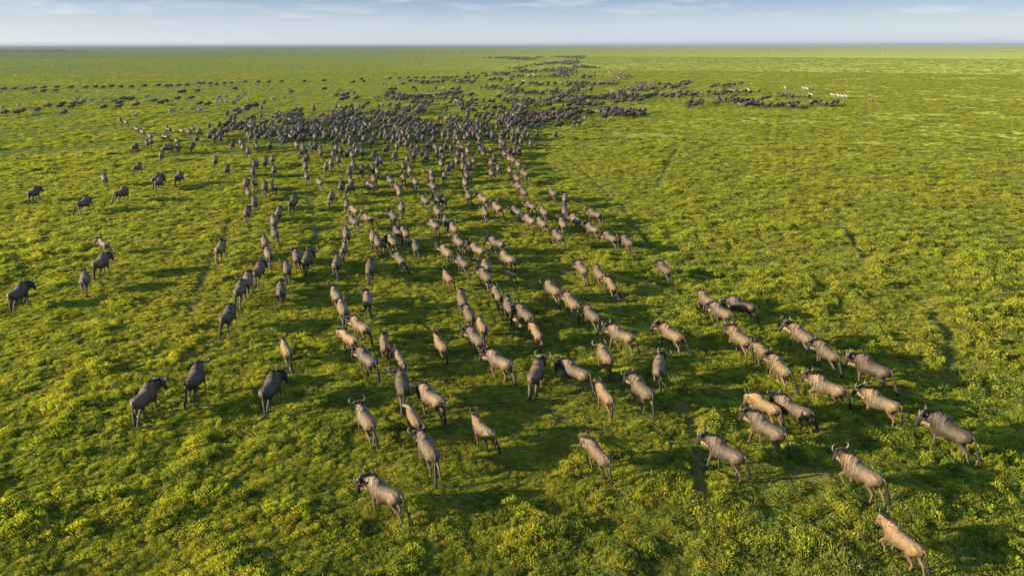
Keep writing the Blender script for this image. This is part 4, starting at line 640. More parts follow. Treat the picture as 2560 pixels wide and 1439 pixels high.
(-2.3,397.8,-0.4),(23.3,454,-0.7),(35.8,489.1,-1.4),(5.7,459.5,-0.3),(19.9,467.4,-0.7),(19.9,440.4,-0.9),(28.5,472.8,-1.4),(1.9,431.3,-0.3),(22.9,441.5,1.3),(26.3,482.9,-1.2),(37,452.6,-1.5),(36.4,467.2,-1),
(21.2,468.9,-1.2),(10.3,432.1,0.9),(25.6,435.2,-0.7),(39,483.6,-1.5),(30.4,468.2,-1.4),(5.4,423.2,-1.4),(19.9,437.8,-0.9),(36,462.6,-1),(27.1,449.8,0.7),(-1.8,410.5,-1.4),(16.2,428.7,-1.4),(14.3,451.8,-0.4),
(30.9,471.3,-1.4),(22.6,477.9,-0.6),(13.5,432,-0.6),(22,447.5,0.6),(0.8,438.8,0.5),(40.7,477.2,-0.6),(21.2,455.2,-0.3),(23.5,448.1,-1.4),(14.9,442.9,-0.2),(5.6,429.3,-0.5),(7.9,433,-0.3),(1,424,-1.4),
(19.4,462.4,-1.4),(38.4,477.2,0.7),(4.3,442.5,-1.1),(21.6,466.9,-1.4),(7.6,453,-1.4),(34.8,502.4,-0.8),(41.1,484.4,-0.7),(19.1,452.4,-1.1),(8.3,442.1,-1.4),(33.5,466.6,-0.6),(18.8,450.8,-0.7),(26.2,451.6,-0.6),
(40,493.8,-1.5),(11.4,431.1,-1),(43.7,503.9,-1.5),(8.8,430.5,-0.3),(34.2,634.9,-1.4),(28.7,623.1,-1.3),(35.9,637.7,-1.4),(38.5,627.3,-0.7),(4.1,507,-1.1),(40.8,620.1,-0.3),(33.3,647.5,-1.1),(5.5,555.6,-0.4),
(5.3,509.9,-0.6),(35.8,647.6,-0.4),(21.9,593.3,-0.8),(38.7,662,-1.1),(21.1,583.6,-1.4),(7.6,522,-0.7),(2.6,501.3,-0.4),(1.1,493.6,-0.3),(18.3,600.7,-1.4),(24.2,591.2,-0.5),(38.8,644.5,-0.4),(18,578.9,-1),
(5.7,492.9,-1.4),(13.3,557.1,-0.2),(7.4,516.6,-0.5),(2.4,482.9,-0.3),(13.7,542.5,-0.6),(9.7,524.3,-0.8),(4.9,478.1,0.1),(-1.9,496.9,-0.8),(16.1,584.9,-0.3),(41.4,626.8,-1.4),(26.2,618,-1.4),(19,563.9,-1.1),
(34.8,640.8,-1.4),(1.5,485.4,-0.8),(22.6,575.2,-1.4),(34.6,621.1,-1.4),(10.5,551.7,-0.7),(32.4,612,-0.6),(3.9,469.3,-0.6),(8.3,475.2,-0.6),(42.2,629.7,-0.1),(29.1,478.9,-0),(44.2,660.1,-0.1),(49,695.8,-0.1),
(46.6,694.9,-0.1),(30.5,495.4,-0),(68.5,985.7,-0.1),(41.4,616.3,-0.1),(39.3,624.9,-0),(45,679.7,-0.1),(31.1,500.4,-0),(42.5,633,-0.1),(28.6,451,-0),(66.8,956.7,-0.1),(25.7,427.3,-0),(32.6,498.6,-0),
(33.3,512.1,-0),(43.4,652.4,-0.1),(28.1,437.6,-0),(27.3,435.5,-0),(26.7,445.1,-0),(44.3,667.2,-0.1),(31.9,487.5,-0),(32.2,507.4,-0),(30.9,503.2,-0),(41.2,593.4,-0.1),(30.1,486.3,-0),(40.5,607.8,-0.1),
(31.2,479.3,-0),(28.6,463,-0),(29.6,484.6,-0),(26.2,413.1,-0),(29.8,492.9,-0),(30,490.5,-0),(45.1,674.5,-0.1),(23.9,393.3,-0),(26.2,431.9,-0),(45.5,664.1,-0.1),(31.9,496.2,-0),(32.4,505.2,-0),
(29.3,482.5,-0),(28.2,448.1,-0),(47.7,696.1,-0.1),(44.5,676.8,-0.1),(25.9,416.5,-0),(24.8,418.8,-0),(30.6,481.9,-0),(33,510.5,-0),(46,670.8,-0.1),(26.8,430.2,-0),(44.2,656,-0.1),(49.3,700.2,-0.1),
(45.9,667.9,-0.1),(28.8,455.6,-0),(42.2,622,-0.1),(43.7,664.4,-0.1),(27.5,433.9,-0),(47.6,689.5,-0.1),(45.8,683.5,-0.1),(43.1,644.9,-0.1),(44.6,652.2,-0.1),(31.1,474.3,-0.1),(43.7,671.1,-0),(31.8,494,-0),
(29.5,457.9,-0),(32.6,501.2,-0),(29.1,468.8,-0),(51.9,722.2,-0.1),(25.1,441.3,-0),(34.8,532,-0),(47,681.9,-0.1),(51.6,622.3,-1),(48.5,678.2,0.1),(29.6,661.6,0.9),(33.6,613.3,0.6),(48.2,694,-1.4),
(42.4,615.2,-1.4),(25.4,607.7,-0.4),(40.2,612.7,-0.5),(63.5,732.9,-1.3),(63.4,746.5,-1.5),(27.5,610.8,1.2),(40.5,656.7,-1.2),(36.1,658.1,-1.4),(45,641.8,-0.3),(38.6,650,-0.5),(35.9,635.1,-1.4),(58.3,660.3,-0.8),
(54.1,619.4,-1),(32.1,622.7,-0.3),(57.1,642,-0.5),(28.3,596.6,-1.2),(47.7,624.4,-0.6),(40.9,644.8,-1.4),(56.5,662.5,0.4),(54.4,565.8,0.3),(51.4,683.9,-0.3),(49,604.7,0.3),(33.8,618.1,1),(57.4,717.8,-0.8),
(31,604.8,-0.6),(30.8,609.3,-0.3),(54.4,649.8,-0.7),(41.1,672.1,-0.4),(49.2,619,-0.7),(31,639.4,-1.1),(37.4,618.7,-1),(37,629.7,-1),(55.2,659.4,-0.6),(52.5,705.4,-0.4),(54.8,737.6,0.2),(38.1,664.5,-0.5),
(30.6,602.3,-1),(45.7,624.2,-0.8),(27.1,600.1,-0.5),(39.6,634.6,-1.4),(52.6,637.5,-1.4),(41.5,609.2,-0.5),(25.7,633,0.4),(52.4,599.5,-0.4),(48.2,661.4,-1.4),(51.9,708.1,0.9),(50.4,619.7,-0.2),(46.6,645,-0.2),
(39.8,605.6,-0.7),(41.2,612.3,-0.2),(50.3,709.4,-1.3),(54,710.6,-1.2),(55.6,678,-0.7),(55.6,656.9,-0.5),(45.4,597.6,-0.7),(43.7,587.6,-0.8),(27.7,656,-1.4),(45.7,588.3,-0.9),(22.5,578.7,-1),(28.7,649,-1.4),
(30.7,643.2,-0.7),(47.9,612.9,-0.7),(31.1,630.7,-0.5),(59.8,679.7,-1.1),(42.3,598.6,-0.3),(38.9,640.3,-0.9),(50,646.8,-0.4),(54.4,685.5,-0.4),(29.3,643.7,0.7),(55.6,723.1,1.3),(48.9,690.4,-0.4),(44.5,633.9,0.5),
(48,617.2,-1.1),(43.6,629.1,-0.9),(37.6,633,-0.6),(55.2,674.3,-0.7),(57.2,659.5,0.1),(28.3,647.2,1.3),(49.2,688.1,-0.6),(59.3,690.7,-0.8),(48.3,596.8,-0.8),(49.1,527.4,-0.7),(55.7,505.3,-1.5),(46.3,522.7,-1.2),
(51.8,517.6,-1),(44,532.7,-0.6),(51.8,521.3,-0.8),(49.3,516.7,-0.8),(53.7,505.6,-0.4),(50.2,538.2,-0.7),(46.9,553.1,-0.5),(54.3,513,-1.5),(53,533.9,-1.4),(48.5,522.4,-0.8),(49.5,535.6,-0.9),(45.9,510,-0.3),
(52.8,515.1,-0.5),(52.2,511.2,-0.5),(49,507.7,-0.7),(49,530.7,-1.2),(57.1,492.8,-0.5),(48,513,-0.3),(50.5,515.3,-0.6),(51.6,531.3,-1.5),(45.3,552.8,-1.5),(50.9,551.4,-0.4),(52.5,507.3,-0.3),(55.4,500.8,-1),
(50,529.8,0.2),(51,533.7,-1.5),(50.1,544.1,-1.2),(43.7,525.1,-0.9),(46.2,528.7,-0.3),(46.4,537.9,-0.6),(43,533.8,-1.5),(46.1,532.3,1.3),(55.2,511.2,-1.2),(46.8,561.4,-0.4),(45.2,516.1,-0.3),(51.4,501.9,-1),
(50,512.4,-0.4),(65.6,877.7,-1.4),(12.3,795.5,-1.4),(81.6,903.8,-1.5),(82.5,872.9,-1.5),(81,925,-1.1),(77.4,973.1,-1.5),(49.4,956.1,-1),(92.1,1009.9,-0.8),(7.5,842.3,-1.4),(15.1,859.3,-0.7),(73.1,1020.1,-1.4),
(12.2,857.3,-1.4),(10.6,865.4,-0.8),(4.1,894.5,0.5),(18,787.9,0.8),(15.1,815.8,-1.4),(60.6,915.8,-1.4),(10.2,855.4,1.4),(55.6,930.7,-0.7),(5.6,777.4,-0.6),(15.1,892.4,1.4),(76,846,-0.6),(6.3,840.6,-1.4),
(-11.5,850.5,-1.4),(64.1,974.8,1.3),(73,887.5,-0.8),(14.9,838.5,-1.4),(26.1,848.6,-1.4),(80.2,861.7,1.3),(7.1,855,-0.4),(54.7,982.8,-0.7),(21.4,848.4,-0.7),(15,953,1.4),(94,1015.2,0.4),(19.2,832.4,1.4),
(99.2,1081.4,-1.5),(58.8,958.5,-1.4),(72.9,893.6,-1.5),(15.7,875.3,-0.8),(96.4,995.4,-1.5),(62.6,894.7,-1.4),(71.3,954.8,-1.4),(30.9,899.5,-1.4),(70.4,998.1,0.7),(75.6,874.1,-1.5),(79.6,870,-1.5),(17.6,786.2,-0.7),
(65.3,908,1.3),(77.1,887.2,-1.5),(15.8,867.4,-0.8),(27.4,864.1,-1.4),(87.7,1014.3,-0.9),(82.4,898.2,-1.5),(81.1,892.3,-1.5),(1.3,813.6,-1.4),(88.9,936.6,-0.7),(95.1,1012.1,-1.5),(66.9,914.5,-1.2),(75.6,899.6,-1.5),
(30.8,906.4,-1.3),(74.6,985.9,-0.9),(32.2,935,-1.4),(30.1,893.5,-1.4),(55.1,965.6,-1.4),(58.3,925.1,-1.4),(82.1,895.9,-1.5),(70,936.8,-0.9),(22.7,804.8,-0.9),(36.2,928.6,-1.4),(67.1,840.7,-1.5),(58.6,954.7,-1.4),
(7.6,799,-1.4),(96.4,1022.6,-1.5),(81.5,1009,0.5),(13,839,-1.4),(23.5,847.7,-1.4),(67,973.1,-1.4),(78.2,855.7,-1.5),(15.1,885.9,-0.6),(39.7,953.2,-0.8),(14.8,818.1,-0.7),(79.8,992,-1.5),(80.3,919.1,-0.4),
(33,898.8,-0.6),(18.4,763.5,1.1),(18.8,908.7,-0.6),(71.3,887.2,-1.4),(77.2,970.5,-1.5),(79.5,866.8,-1.5),(65,980.6,-1.2),(70.8,824.2,-1.5),(11.9,760.6,-0.5),(29.7,919.9,-1.4),(90.6,949.1,-0.7),(80.1,899.7,-0.5),
(62.5,888.8,-1.4),(18.8,868.7,-1.4),(75,866.6,0.4),(74.3,992.5,-1.4),(31.8,887.9,-1.4),(10.9,791.5,-1.4),(82.6,917.3,-1.5),(80.6,959.7,-1.2),(82,975,-1.5),(4,844.8,-1.4),(-3,816.2,-1.4),(80.7,964.8,-0.4),
(60.4,973.9,-1.4),(0.5,835.4,-1.3),(77.1,896,-1.5),(-1.1,791.2,-1.4),(84,998.2,-1),(86.2,956.6,-1.5),(33.3,921,-1.4),(67.1,857.4,1.3),(-6.8,828.7,-1.4),(4.9,780.6,-1.4),(12.1,867.9,-1.4),(17.3,836,-1.4),
(2.1,818.6,-1.4),(5.9,771.7,-1.4),(80.4,879.8,-0.4),(17.1,895.9,-1.4),(14.7,761.1,0.3),(36,943.9,-1.4),(11.9,880.5,-1.4),(3.4,802.5,-1.4),(2.3,879.1,-1.4),(36.8,950.7,-1.4),(31.7,892.1,-1.4),(68.1,930.1,-1.4),
(13.2,815.8,-0.4),(87.2,980.8,-0.9),(9.1,863.7,-1.4),(67.7,908.8,-1.2),(12.5,788,-1.4),(6.9,821.1,-0.3),(10.8,826.6,0.9),(75.2,908.2,-1.3),(2.4,829.6,-1),(89.1,980.1,-1.5),(80.6,976.7,-1.5),(61.1,937.1,-1.4),
(62.4,993.8,1.3),(10.8,757.6,-1.4),(17.2,833.3,-1.4),(11.4,828.5,-1.4),(21.1,854.8,-1.4),(63.4,945.5,-1.4),(8,851.9,-1.4),(60.9,989.5,-1.4),(84.2,920.6,-1.5),(66.4,931.4,-1.4),(74.6,962,-0.5),(63.5,883.1,-1.3),
(20,826.1,-1.4),(89.5,1015.2,0.8),(-2.2,822.4,-1.4),(23.9,810.8,-1.4),(16.9,737.6,0.8),(14.2,758,-1.4),(9.3,884.2,-1.4),(74.7,959.6,-1.4),(18.5,879,-1.1),(62.2,990.8,-1.4),(79.9,942.3,-1.5),(4.1,868.7,-1.4),
(15,745.9,-1.4),(80.9,851.7,-1.5),(34.1,915.5,-0.9),(21.5,777.9,-0.7),(95.5,998.6,-1.5),(30,928.3,-1.4),(65.5,958.2,-1.4),(0.4,831.3,-0.8),(99.4,1021,-1.5),(92.7,1050.7,-1.4),(76.1,956,-1.5),(61.8,1010.8,-1.4),
(95.9,977.2,-0.7),(67.5,947.4,-1.4),(82,946.3,-1.5),(73,975.6,-1.4),(7.1,789.9,-1.4),(19.7,759.7,-0.5),(71.7,880.1,-1.5),(-7.8,968.9,-0.8),(6.3,927.3,-0.7),(3,873.1,-1.4),(-6.7,872.8,-0.8),(-17,926.6,0.6),
(5.2,836.2,-1.4),(1.4,880.8,-0.8),(-11.2,880.8,-1.4),(2.4,857.2,0.8),(-5.1,933.6,-1.4),(-0.8,834.3,-1.4),(-13.9,904.2,-1.4),(5.8,859.6,-1.4),(-15,898.7,-1.4),(-15.4,909.6,-1.4),(5.2,871.3,-0.5),(-3.8,870.4,-0.3),
(-4.9,872.1,-1.4),(3.6,908.4,-0.7),(-4.1,951.2,1.4),(-2.1,914.6,-0.6),(1.4,909,-1.4),(6.2,851.6,-1.4),(-18.9,891.1,-1.3),(-10.1,929.5,-1.4),(-9.5,886.5,-0.6),(-2.3,897.1,-1.4),(4.2,860.6,-0.6),(-11.1,911,-1.4),
(2.9,930.9,-0.8),(9.4,923.8,1.4),(10.7,858.5,-0.7),(-1.6,938.1,-0.5),(-9,889.6,-1.3),(0.5,866.1,-1.1),(6.7,836.2,-1.4),(2.9,913.2,-1.4),(-3,376.1,-0.9),(27.3,371.2,-1.4),(41.4,375,-0.4),(27.3,384.6,-0.8),
(24.9,363,0.8),(21,386.1,-1.4),(21.1,365.7,-0.6),(17.9,368.6,-0.6),(24.6,387.1,-1.2),(37,370.7,-0.7),(53.1,390.1,0.3),(22.6,365.3,-0.7),(27,380.8,-1.4),(15.6,358.9,-0.2),(25.6,372.3,-0.5),(21.1,375.2,-1.1),
(5,368.2,-1.1),(2.9,364.5,-1.1),(28.8,385.5,-0.2),(4.1,354.6,-0.4),(23.3,370.6,-0.4),(5.4,356.9,-0.2),(30.9,384.5,-0.5),(8.7,359.7,-1),(3.6,371,-0.5),(23.2,361.8,-0.4),(24.5,385.1,-0.8),(32.4,374.6,-0.5),
(26.1,390.7,-0.3),(2.7,373.6,-0.2),(20.4,378.2,-0.8),(19.4,364.8,1.1),(35.5,370.9,-1.4),(26.6,395.3,1.3),(20.9,382.7,-0.2),(0.2,357.6,-1.4),(8,355.4,-0.3),(29.3,380.7,0.8),(13.4,357.6,-1),(17.8,365.7,1.3),
(11.1,355.8,-1.2),(34,357.1,-0.7),(36.2,359,-0.2),(33.4,347.5,-0.5),(35.5,352.3,0.8),(32.1,346.3,-0.3),(35.9,354.8,-0.6),(33.1,354.5,-0.3),(37.7,359.6,-1),(32.4,353.4,0.1),(33.6,362.2,0.6),(25.3,425.4,-0.3),
(33.9,427,-1.1),(32.2,434.7,-1),(32.7,423,-1.2),(32.6,429.9,-0.3),(30.7,421,-1.1),(30.2,428.3,-0.6),(28.9,422.1,-0.4),(30.9,437.1,-0.3),(31.2,424.1,0.5),(32,419.5,0.9),(28.5,435.4,-0.3),(36.8,427.5,-0.5),
(46.5,420.9,-0.6),(32.2,442.4,-0.8),(30.8,434.2,-0.7),(33.6,436.2,-0.3),(29.5,430.2,0.4),(29.1,427.3,-0.9),(27.3,426.3,-0.4),(34.3,425.1,0.9),(-19,902.6,1.4),(-9.5,873.5,-0.3),(-17.3,866.4,-1.4),(-19.6,879.2,-1.4),
(-12.8,876.3,-1.4),(-27.7,904.4,1.4),(-32.8,888.7,0.5),(-12.2,849.1,-1.4),(-9,879.6,-1.4),(-16.7,887,-0.9),(-27.4,884,1),(-31.3,885,-1.3),(-26.7,916.2,-1.3),(-17.3,870.2,-1.4),(-19.7,910.3,-1.4),(-25.7,893.4,-0.7),
(-13.5,879.7,-1.4),(-25.1,896.3,-1.3),(-50.7,127.1,-0.2),(-55.4,143.1,-0.3),(-55,141.1,-0.2),(-53.1,138.9,0.1),(-51.7,138.7,-0.5),(-54.1,142.8,0),(-52.1,127.4,-0.1),(-57.5,139.4,0.2),(-57.8,150.8,-0.1),(-52.8,142.4,-0.5),
(-55.7,139.8,-0),(-58.5,155.3,0.2),(-52.8,129.6,0.1),(-54.3,159.3,-0),(-50.1,142.5,-0),(-49.7,135.5,-0.3),(-65.7,181,0.6),(-63.5,164.4,-0),(-66.1,197.5,-0.1),(-63.5,177.3,-0.2),(-62.4,169,-0.3),(-61.4,181.3,0.1),
(-64.8,173.1,-0.8),(-60.7,160,-0.3),(-32.9,111.2,0.4),(-0.3,105.2,-0.1),(-11,126.9,-0),(-18.5,120.9,-0),(-16.3,114.1,0.2),(-30.8,111.4,0.3),(0.1,118.4,-0.1),(-42.2,121.2,0.2),(-25.1,106.4,0.1),(-43.4,121.3,0.2),
(2.9,112.6,-0.1),(-37.4,118.6,0.2),(-31.2,108.6,0.1),(-40.1,113.8,0.2),(0.7,112.5,-0.1),(-15.4,118.4,-0.1),(-47.8,119.6,0.3),(-37.2,111.9,0.2),(-10.6,123.9,-0),(-3.1,106.2,-0),(-7.7,119.4,-0),(-17.2,116.5,0.1),
(-8.2,113.7,0.2),(1.1,106.9,-0),(-28.2,118.8,0),(-37.2,125.7,0.1),(-43,112,0.2),(-19.3,124.8,-0),(-4.2,107.4,-0),(-10.1,111.2,0),(-38.7,110.3,0.4),(-26.8,116.1,0.3),(-9.5,122.7,-0),(-12.7,103.4,-0),
(-19.6,120.7,0.3),(-23.9,110.8,0),(-9.6,125.8,-0),(-26.3,118.3,0),(-16.3,112.4,0.1),(-31.2,121.3,0.1),(-17.6,114.5,0.1),(0.4,104.1,-0.1),(1.4,116,-0.2),(-36.1,115.6,0.1),(-28.2,117.3,0),(-9.1,115.7,-0),
(-32.6,120.9,0.2),(-4.2,123.5,-0.1),(-6.5,111,-0),(-25.3,113.8,0.1),(-39.7,125.2,0.1),(-1.2,113,-0.1),(-4.6,106,-0),(-1.8,115.3,0.2),(-25.9,124.4,-0),(-12.9,111.9,-0),(-28.2,106.8,0.2),(-30,122.4,0),
(-19.1,117,-0),(-14.1,105,-0),(-10.8,104.2,-0),(-15.2,110.3,-0),(-34.7,133.3,-0),(-6.8,130.8,-0.1),(-32.3,125.8,0.3),(-27.7,123,0),(-28.2,131.5,0.1),(0.2,123.9,-0.1),(-32.2,135.8,0.1),(-5.7,121.5,-0.2),
(-21.4,123.8,-0.1),(-39.6,132.6,0.1),(-37.1,132.4,-0),(-16.4,127.4,-0.1),(-35.8,136.1,0.2),(-23.7,128.1,-0),(-16.9,130.8,-0.1),(-13.2,130,-0.1),(-32.3,134.7,0.1),(7.4,124.2,-0.3),(-35.1,123.2,-0),(-7.3,129.4,0.3),
(-39.4,123.7,0.1),(-9.5,129.2,-0),(-13.9,128.9,-0),(-29.8,128.1,0.1),(-11.4,130.3,-0.1),(-27.5,135.1,0),(1.2,125.3,-0.1),(0.2,128.1,-0.2),(-1.6,124,-0.2),(-37,124.9,0),(-22,127.3,0.1),(-1,127.3,-0.1),
(-31.1,134.5,-0),(1.8,122.7,-0.2),(4.3,125.6,-0.2),(-15.7,129.6,0.1),(-31.2,127.9,0.1),(-0.7,131.3,-0.2),(-21.2,130.6,-0),(-7.6,133.2,-0.2),(-27.9,129.6,-0.1),(-22.4,124.7,-0),(-18,127.4,-0.1),(-1.6,125.8,-0.1),
(-38,131.3,0.5),(-19.2,123.1,-0.1),(-3.2,121.9,-0.1),(2.8,125,-0.1),(-38.5,125.6,0.5),(-0.7,122.3,-0.1),(-42.9,132.6,-0.1),(-42.1,147.2,-0.3),(-40.2,140.4,-0.3),(-47.5,140.6,0.1),(-38,134.7,-0.3),(-31.7,147.3,-0.5),
(-44.1,130.2,-0.1),(-27.9,153.2,-0.2),(-38.8,143.3,-0.4),(-23.9,153.1,-0.5),(-31.8,144.7,0.1),(-23.1,139.2,-0.3),(-27.5,138.6,-0.2),(-41.7,133.6,0),(-37.6,138.5,0.1),(-21.6,145.5,-0.2),(-36,133,-0.1),(-44.9,149.6,-0.2),
(-40.2,137.6,-0.3),(-44.1,142.7,-0.4),(-30.7,137.2,-0.5),(-43.5,133.9,0.2),(-31.1,140.3,-0.2),(-39.5,136.6,-0),(-31.5,154.6,-0.3),(-24.4,155.6,-0.3),(-37.6,141.8,-0.4),(-33.5,136.5,-0.1),(-30.8,142.6,-0),(-40.5,134.6,-0.3),
(-31.4,150.3,-0.3),(-24.4,146.7,-0.1),(-46.6,133.1,-0.3),(-34.7,144,-0),(-21.6,158.1,-0),(-37.2,149.5,-0.3),(-41.6,143.6,0.1),(-42.4,131.1,0),(-26.6,137.4,-0.2),(-37.6,141.5,0.5),(-45.6,130.4,0),(-25.7,148.5,-0.1),
(-40.6,131.4,0.1),(-29.5,136.6,-0.3),(-35.7,137.8,0.1),(-48.1,136.2,-0.3),(-28.8,138.7,-0.2),(-22.5,155.4,-0.1),(-25.3,138.2,-0.3),(-36.3,134.5,-0.3),(-39.3,133.5,-0.1),(-26.8,140.5,0.7),(-28.3,141.7,0.6),(-44.5,136.3,0),
(-25.3,151.1,0.3),(-33.1,147,-0.1),(-30.2,145.3,-0.1),(-45.3,131.6,-0),(-27.3,157.7,-0.6),(-44.6,137.7,0.8),(-8.2,141.6,-0.2),(-5,146.6,-0.1),(-8.8,135.8,-0.2),(-11.8,136.5,-0.2),(-11.7,142.4,-0.2),(-7.3,140.9,-0.2),
(-13.6,142.1,-0),(-6.4,134.9,-0.3),(-5.6,143.9,-0.3),(-6.7,145,-0.2),(-5.9,140.9,-0),(-20.9,126.9,-0),(-3,145.1,-0.1),(-20.1,132.5,-0.2),(-19.1,135.3,-0.2),(-5,136.5,-0.3),(1.6,140.4,-0.1),(-15.9,134.1,-0),
(3.1,146.6,-0.3),(0,141.7,-0.3),(-10.6,137.9,-0.2),(-6.7,137.5,-0.3),(0.5,143.9,-0.1),(-17.7,135.6,-0.2),(-14.5,141.1,-0.1),(-17.4,133.9,-0.2),(-0.7,138.5,0.3),(-9.7,140.1,0.1),(-8.6,139,-0.1),(-9.6,137.3,-0),
(-21.2,135.3,-0),(-24,137.8,0),(-20.1,130.3,-0),(-10.8,141,-0.1),(-18.4,137.1,-0.2),(-17.5,137.5,-0.2),(-6.8,144.6,-0.2),(-4.8,150.6,-0.3),(-19.8,136.7,-0.2),(-16.5,128.3,0),(-19.6,131.8,-0.2),(-18.5,130.4,-0.2),
(-7.8,143.9,-0),(-0.9,144.5,0.4),(-7.5,135.8,-0),(6.7,148.7,-0.6),(6.5,151.8,0.2),(3.6,156.1,-1),(8.4,154,-1),(2.2,143.7,-0.5),(9.7,159.7,-0.3),(8,165.7,-0.4),(4.6,147.6,-0.9),(9.7,152.9,-0.2),
(2.3,144.3,-0.5),(4.6,147.2,-0.9),(7,160,-0.7),(5.4,150.1,-0.6),(-26.4,129.5,0),(-29.5,131.8,-0.1),(-35.3,131,0.1),(-8.5,128,-0),(-12,128.4,-0),(-21.8,126.3,0.1),(-23.7,125.5,0.2),(-42.4,127.3,0.1),
(-37.8,129.9,0.1),(-4.4,130.5,-0.1),(-9.9,127.8,-0.2),(-17.9,125.3,-0.1),(1.2,131.2,-0.1),(-9.1,131.6,-0.2),(-41.1,124.6,0.1),(-21.2,131.6,-0),(-29.2,124.7,-0),(-37,121.9,0.5),(-22.5,129.7,0.1),(-31.5,131.6,0.4),
(-38.6,124.2,0.5),(-38.6,121.5,-0),(-6.2,128.9,-0.2),(-40.9,121.7,0.2),(-5.5,127.6,-0),(-14.6,133.3,-0.1),(100.6,208,0.4),
]
TRAILS = [[(-15.0, 51.7), (-16.6, 58.7), (-20.1, 71.2), (-24.0, 89.8)], [(7.7, 29.5), (7.3, 25.4), (7.1, 22.7)], [(26.8, 44.1), (24.7, 38.2), (21.2, 31.6)], [(26.1, 115.5), (19.0, 89.8), (15.6, 79.5)], [(30.1, 64.4), (27.6, 55.0)], [(-19.4, 40.1), (-23.3, 53.9), (-27.4, 71.2)], [(5.8, 131.4), (8.0, 103.0), (11.3, 71.2), (11.5, 53.9)]]
SOIL = [(11.6, 23.6, 0.9), (6.9, 26.0, 0.5), (0.0, 64.4, 0.8)]

# ------------------------------------------------------------ materials
def new_mat(name):
    m = bpy.data.materials.new(name); m.use_nodes = True
    nt = m.node_tree; nt.nodes.clear()
    out = nt.nodes.new('ShaderNodeOutputMaterial')
    return m, nt.nodes, nt.links, out
def mixc(nodes, links, f, a, b, bt='MIX'):
    n = nodes.new('ShaderNodeMix'); n.data_type = 'RGBA'; n.blend_type = bt
    for k, v in (('Factor', f), ('A', a), ('B', b)):
        if isinstance(v, (int, float)): n.inputs[k].default_value = v
        elif isinstance(v, tuple): n.inputs[k].default_value = (*v[:3], 1)
        else: links.new(v, n.inputs[k])
    return n.outputs['Result']
def ground_noise(nodes, links, scale, detail=4, sx=1.0, sy=1.0, rough=.55):
    g = nodes.new('ShaderNodeNewGeometry')
    mp = nodes.new('ShaderNodeMapping'); mp.inputs['Scale'].default_value = (sx, sy, 1)
    links.new(g.outputs['Position'], mp.inputs[0])
    t = N(nodes, 'ShaderNodeTexNoise', i_Scale=scale, i_Detail=float(detail), i_Roughness=rough)
    links.new(mp.outputs[0], t.inputs['Vector'])
    return t.outputs[0]
def mrange(nodes, links, v, a, b, c=0.0, d=1.0):
    n = nodes.new('ShaderNodeMapRange')
    links.new(v, n.inputs[0])
    for i, x in enumerate((a, b, c, d)): n.inputs[i + 1].default_value = x
    return n.outputs[0]

def leaf_material(name, c_dark, c_mid, c_hi, c_dry, trans=.50, dry=.42):
    """colour differs leaf by leaf (attribute), clump by clump (random) and patch by patch (noise)"""
    m, nd, lk, out = new_mat(name)
    oi = nd.new('ShaderNodeObjectInfo')
    at = nd.new('ShaderNodeAttribute'); at.attribute_name = 'leaf'
    big = ground_noise(nd, lk, 0.06, 3)
    mid = ground_noise(nd, lk, 0.8, 3)
    f = mathn('ADD', mathn('MULTIPLY', at.outputs['Fac'], .55, nodes=nd, links=lk), mathn('MULTIPLY', oi.outputs['Random'], .45, nodes=nd, links=lk), nodes=nd, links=lk)
    f = mathn('ADD', f, mrange(nd, lk, mid, .35, .65, -.25, .25), nodes=nd, links=lk)
    rp = nd.new('ShaderNodeValToRGB'); lk.new(f, rp.inputs[0])
    rp.color_ramp.elements[0].position = .12; rp.color_ramp.elements[0].color = (*c_dark, 1)
    rp.color_ramp.elements[1].position = .88; rp.color_ramp.elements[1].color = (*c_hi, 1)
    e = rp.color_ramp.elements.new(.5); e.color = (*c_mid, 1)
    base = rp.outputs[0]
    base = mixc(nd, lk, mrange(nd, lk, big, .40, .62, 0, .5), base, mixc(nd, lk, .5, base, c_dry))
    dn = ground_noise(nd, lk, 1.6, 3)
    base = mixc(nd, lk, mathn('MULTIPLY', mrange(nd, lk, dn, .56, .64), dry, nodes=nd, links=lk), base, c_dry)
    df = nd.new('ShaderNodeBsdfDiffuse'); lk.new(base, df.inputs[0])
    tr = nd.new('ShaderNodeBsdfTranslucent'); lk.new(mixc(nd, lk, 1.0, base, (1.25, 1.2, .5), 'MULTIPLY'), tr.inputs[0])
    mx = nd.new('ShaderNodeMixShader'); mx.inputs[0].default_value = trans
    lk.new(df.outputs[0], mx.inputs[1]); lk.new(tr.outputs[0], mx.inputs[2])
    lk.new(mx.outputs[0], out.inputs[0])
    return m
M_LEAF = leaf_material('yellow_green_leaves', (0.080, 0.112, 0.018), (0.215, 0.250, 0.026), (0.410, 0.405, 0.036), (0.38, 0.31, 0.048))
M_GRASS = leaf_material('green_grass_blades', (0.070, 0.095, 0.018), (0.205, 0.230, 0.030), (0.380, 0.375, 0.048), (0.38, 0.30, 0.062))
M_SAGE = leaf_material('grey_green_leaves', (0.080, 0.120, 0.028), (0.16, 0.21, 0.050), (0.28, 0.33, 0.075), (0.30, 0.27, 0.06), dry=.1)
M_DRY = leaf_material('straw_coloured_stems', (0.20, 0.13, 0.03), (0.34, 0.25, 0.07), (0.45, 0.35, 0.12), (0.35, 0.18, 0.05), trans=.25)

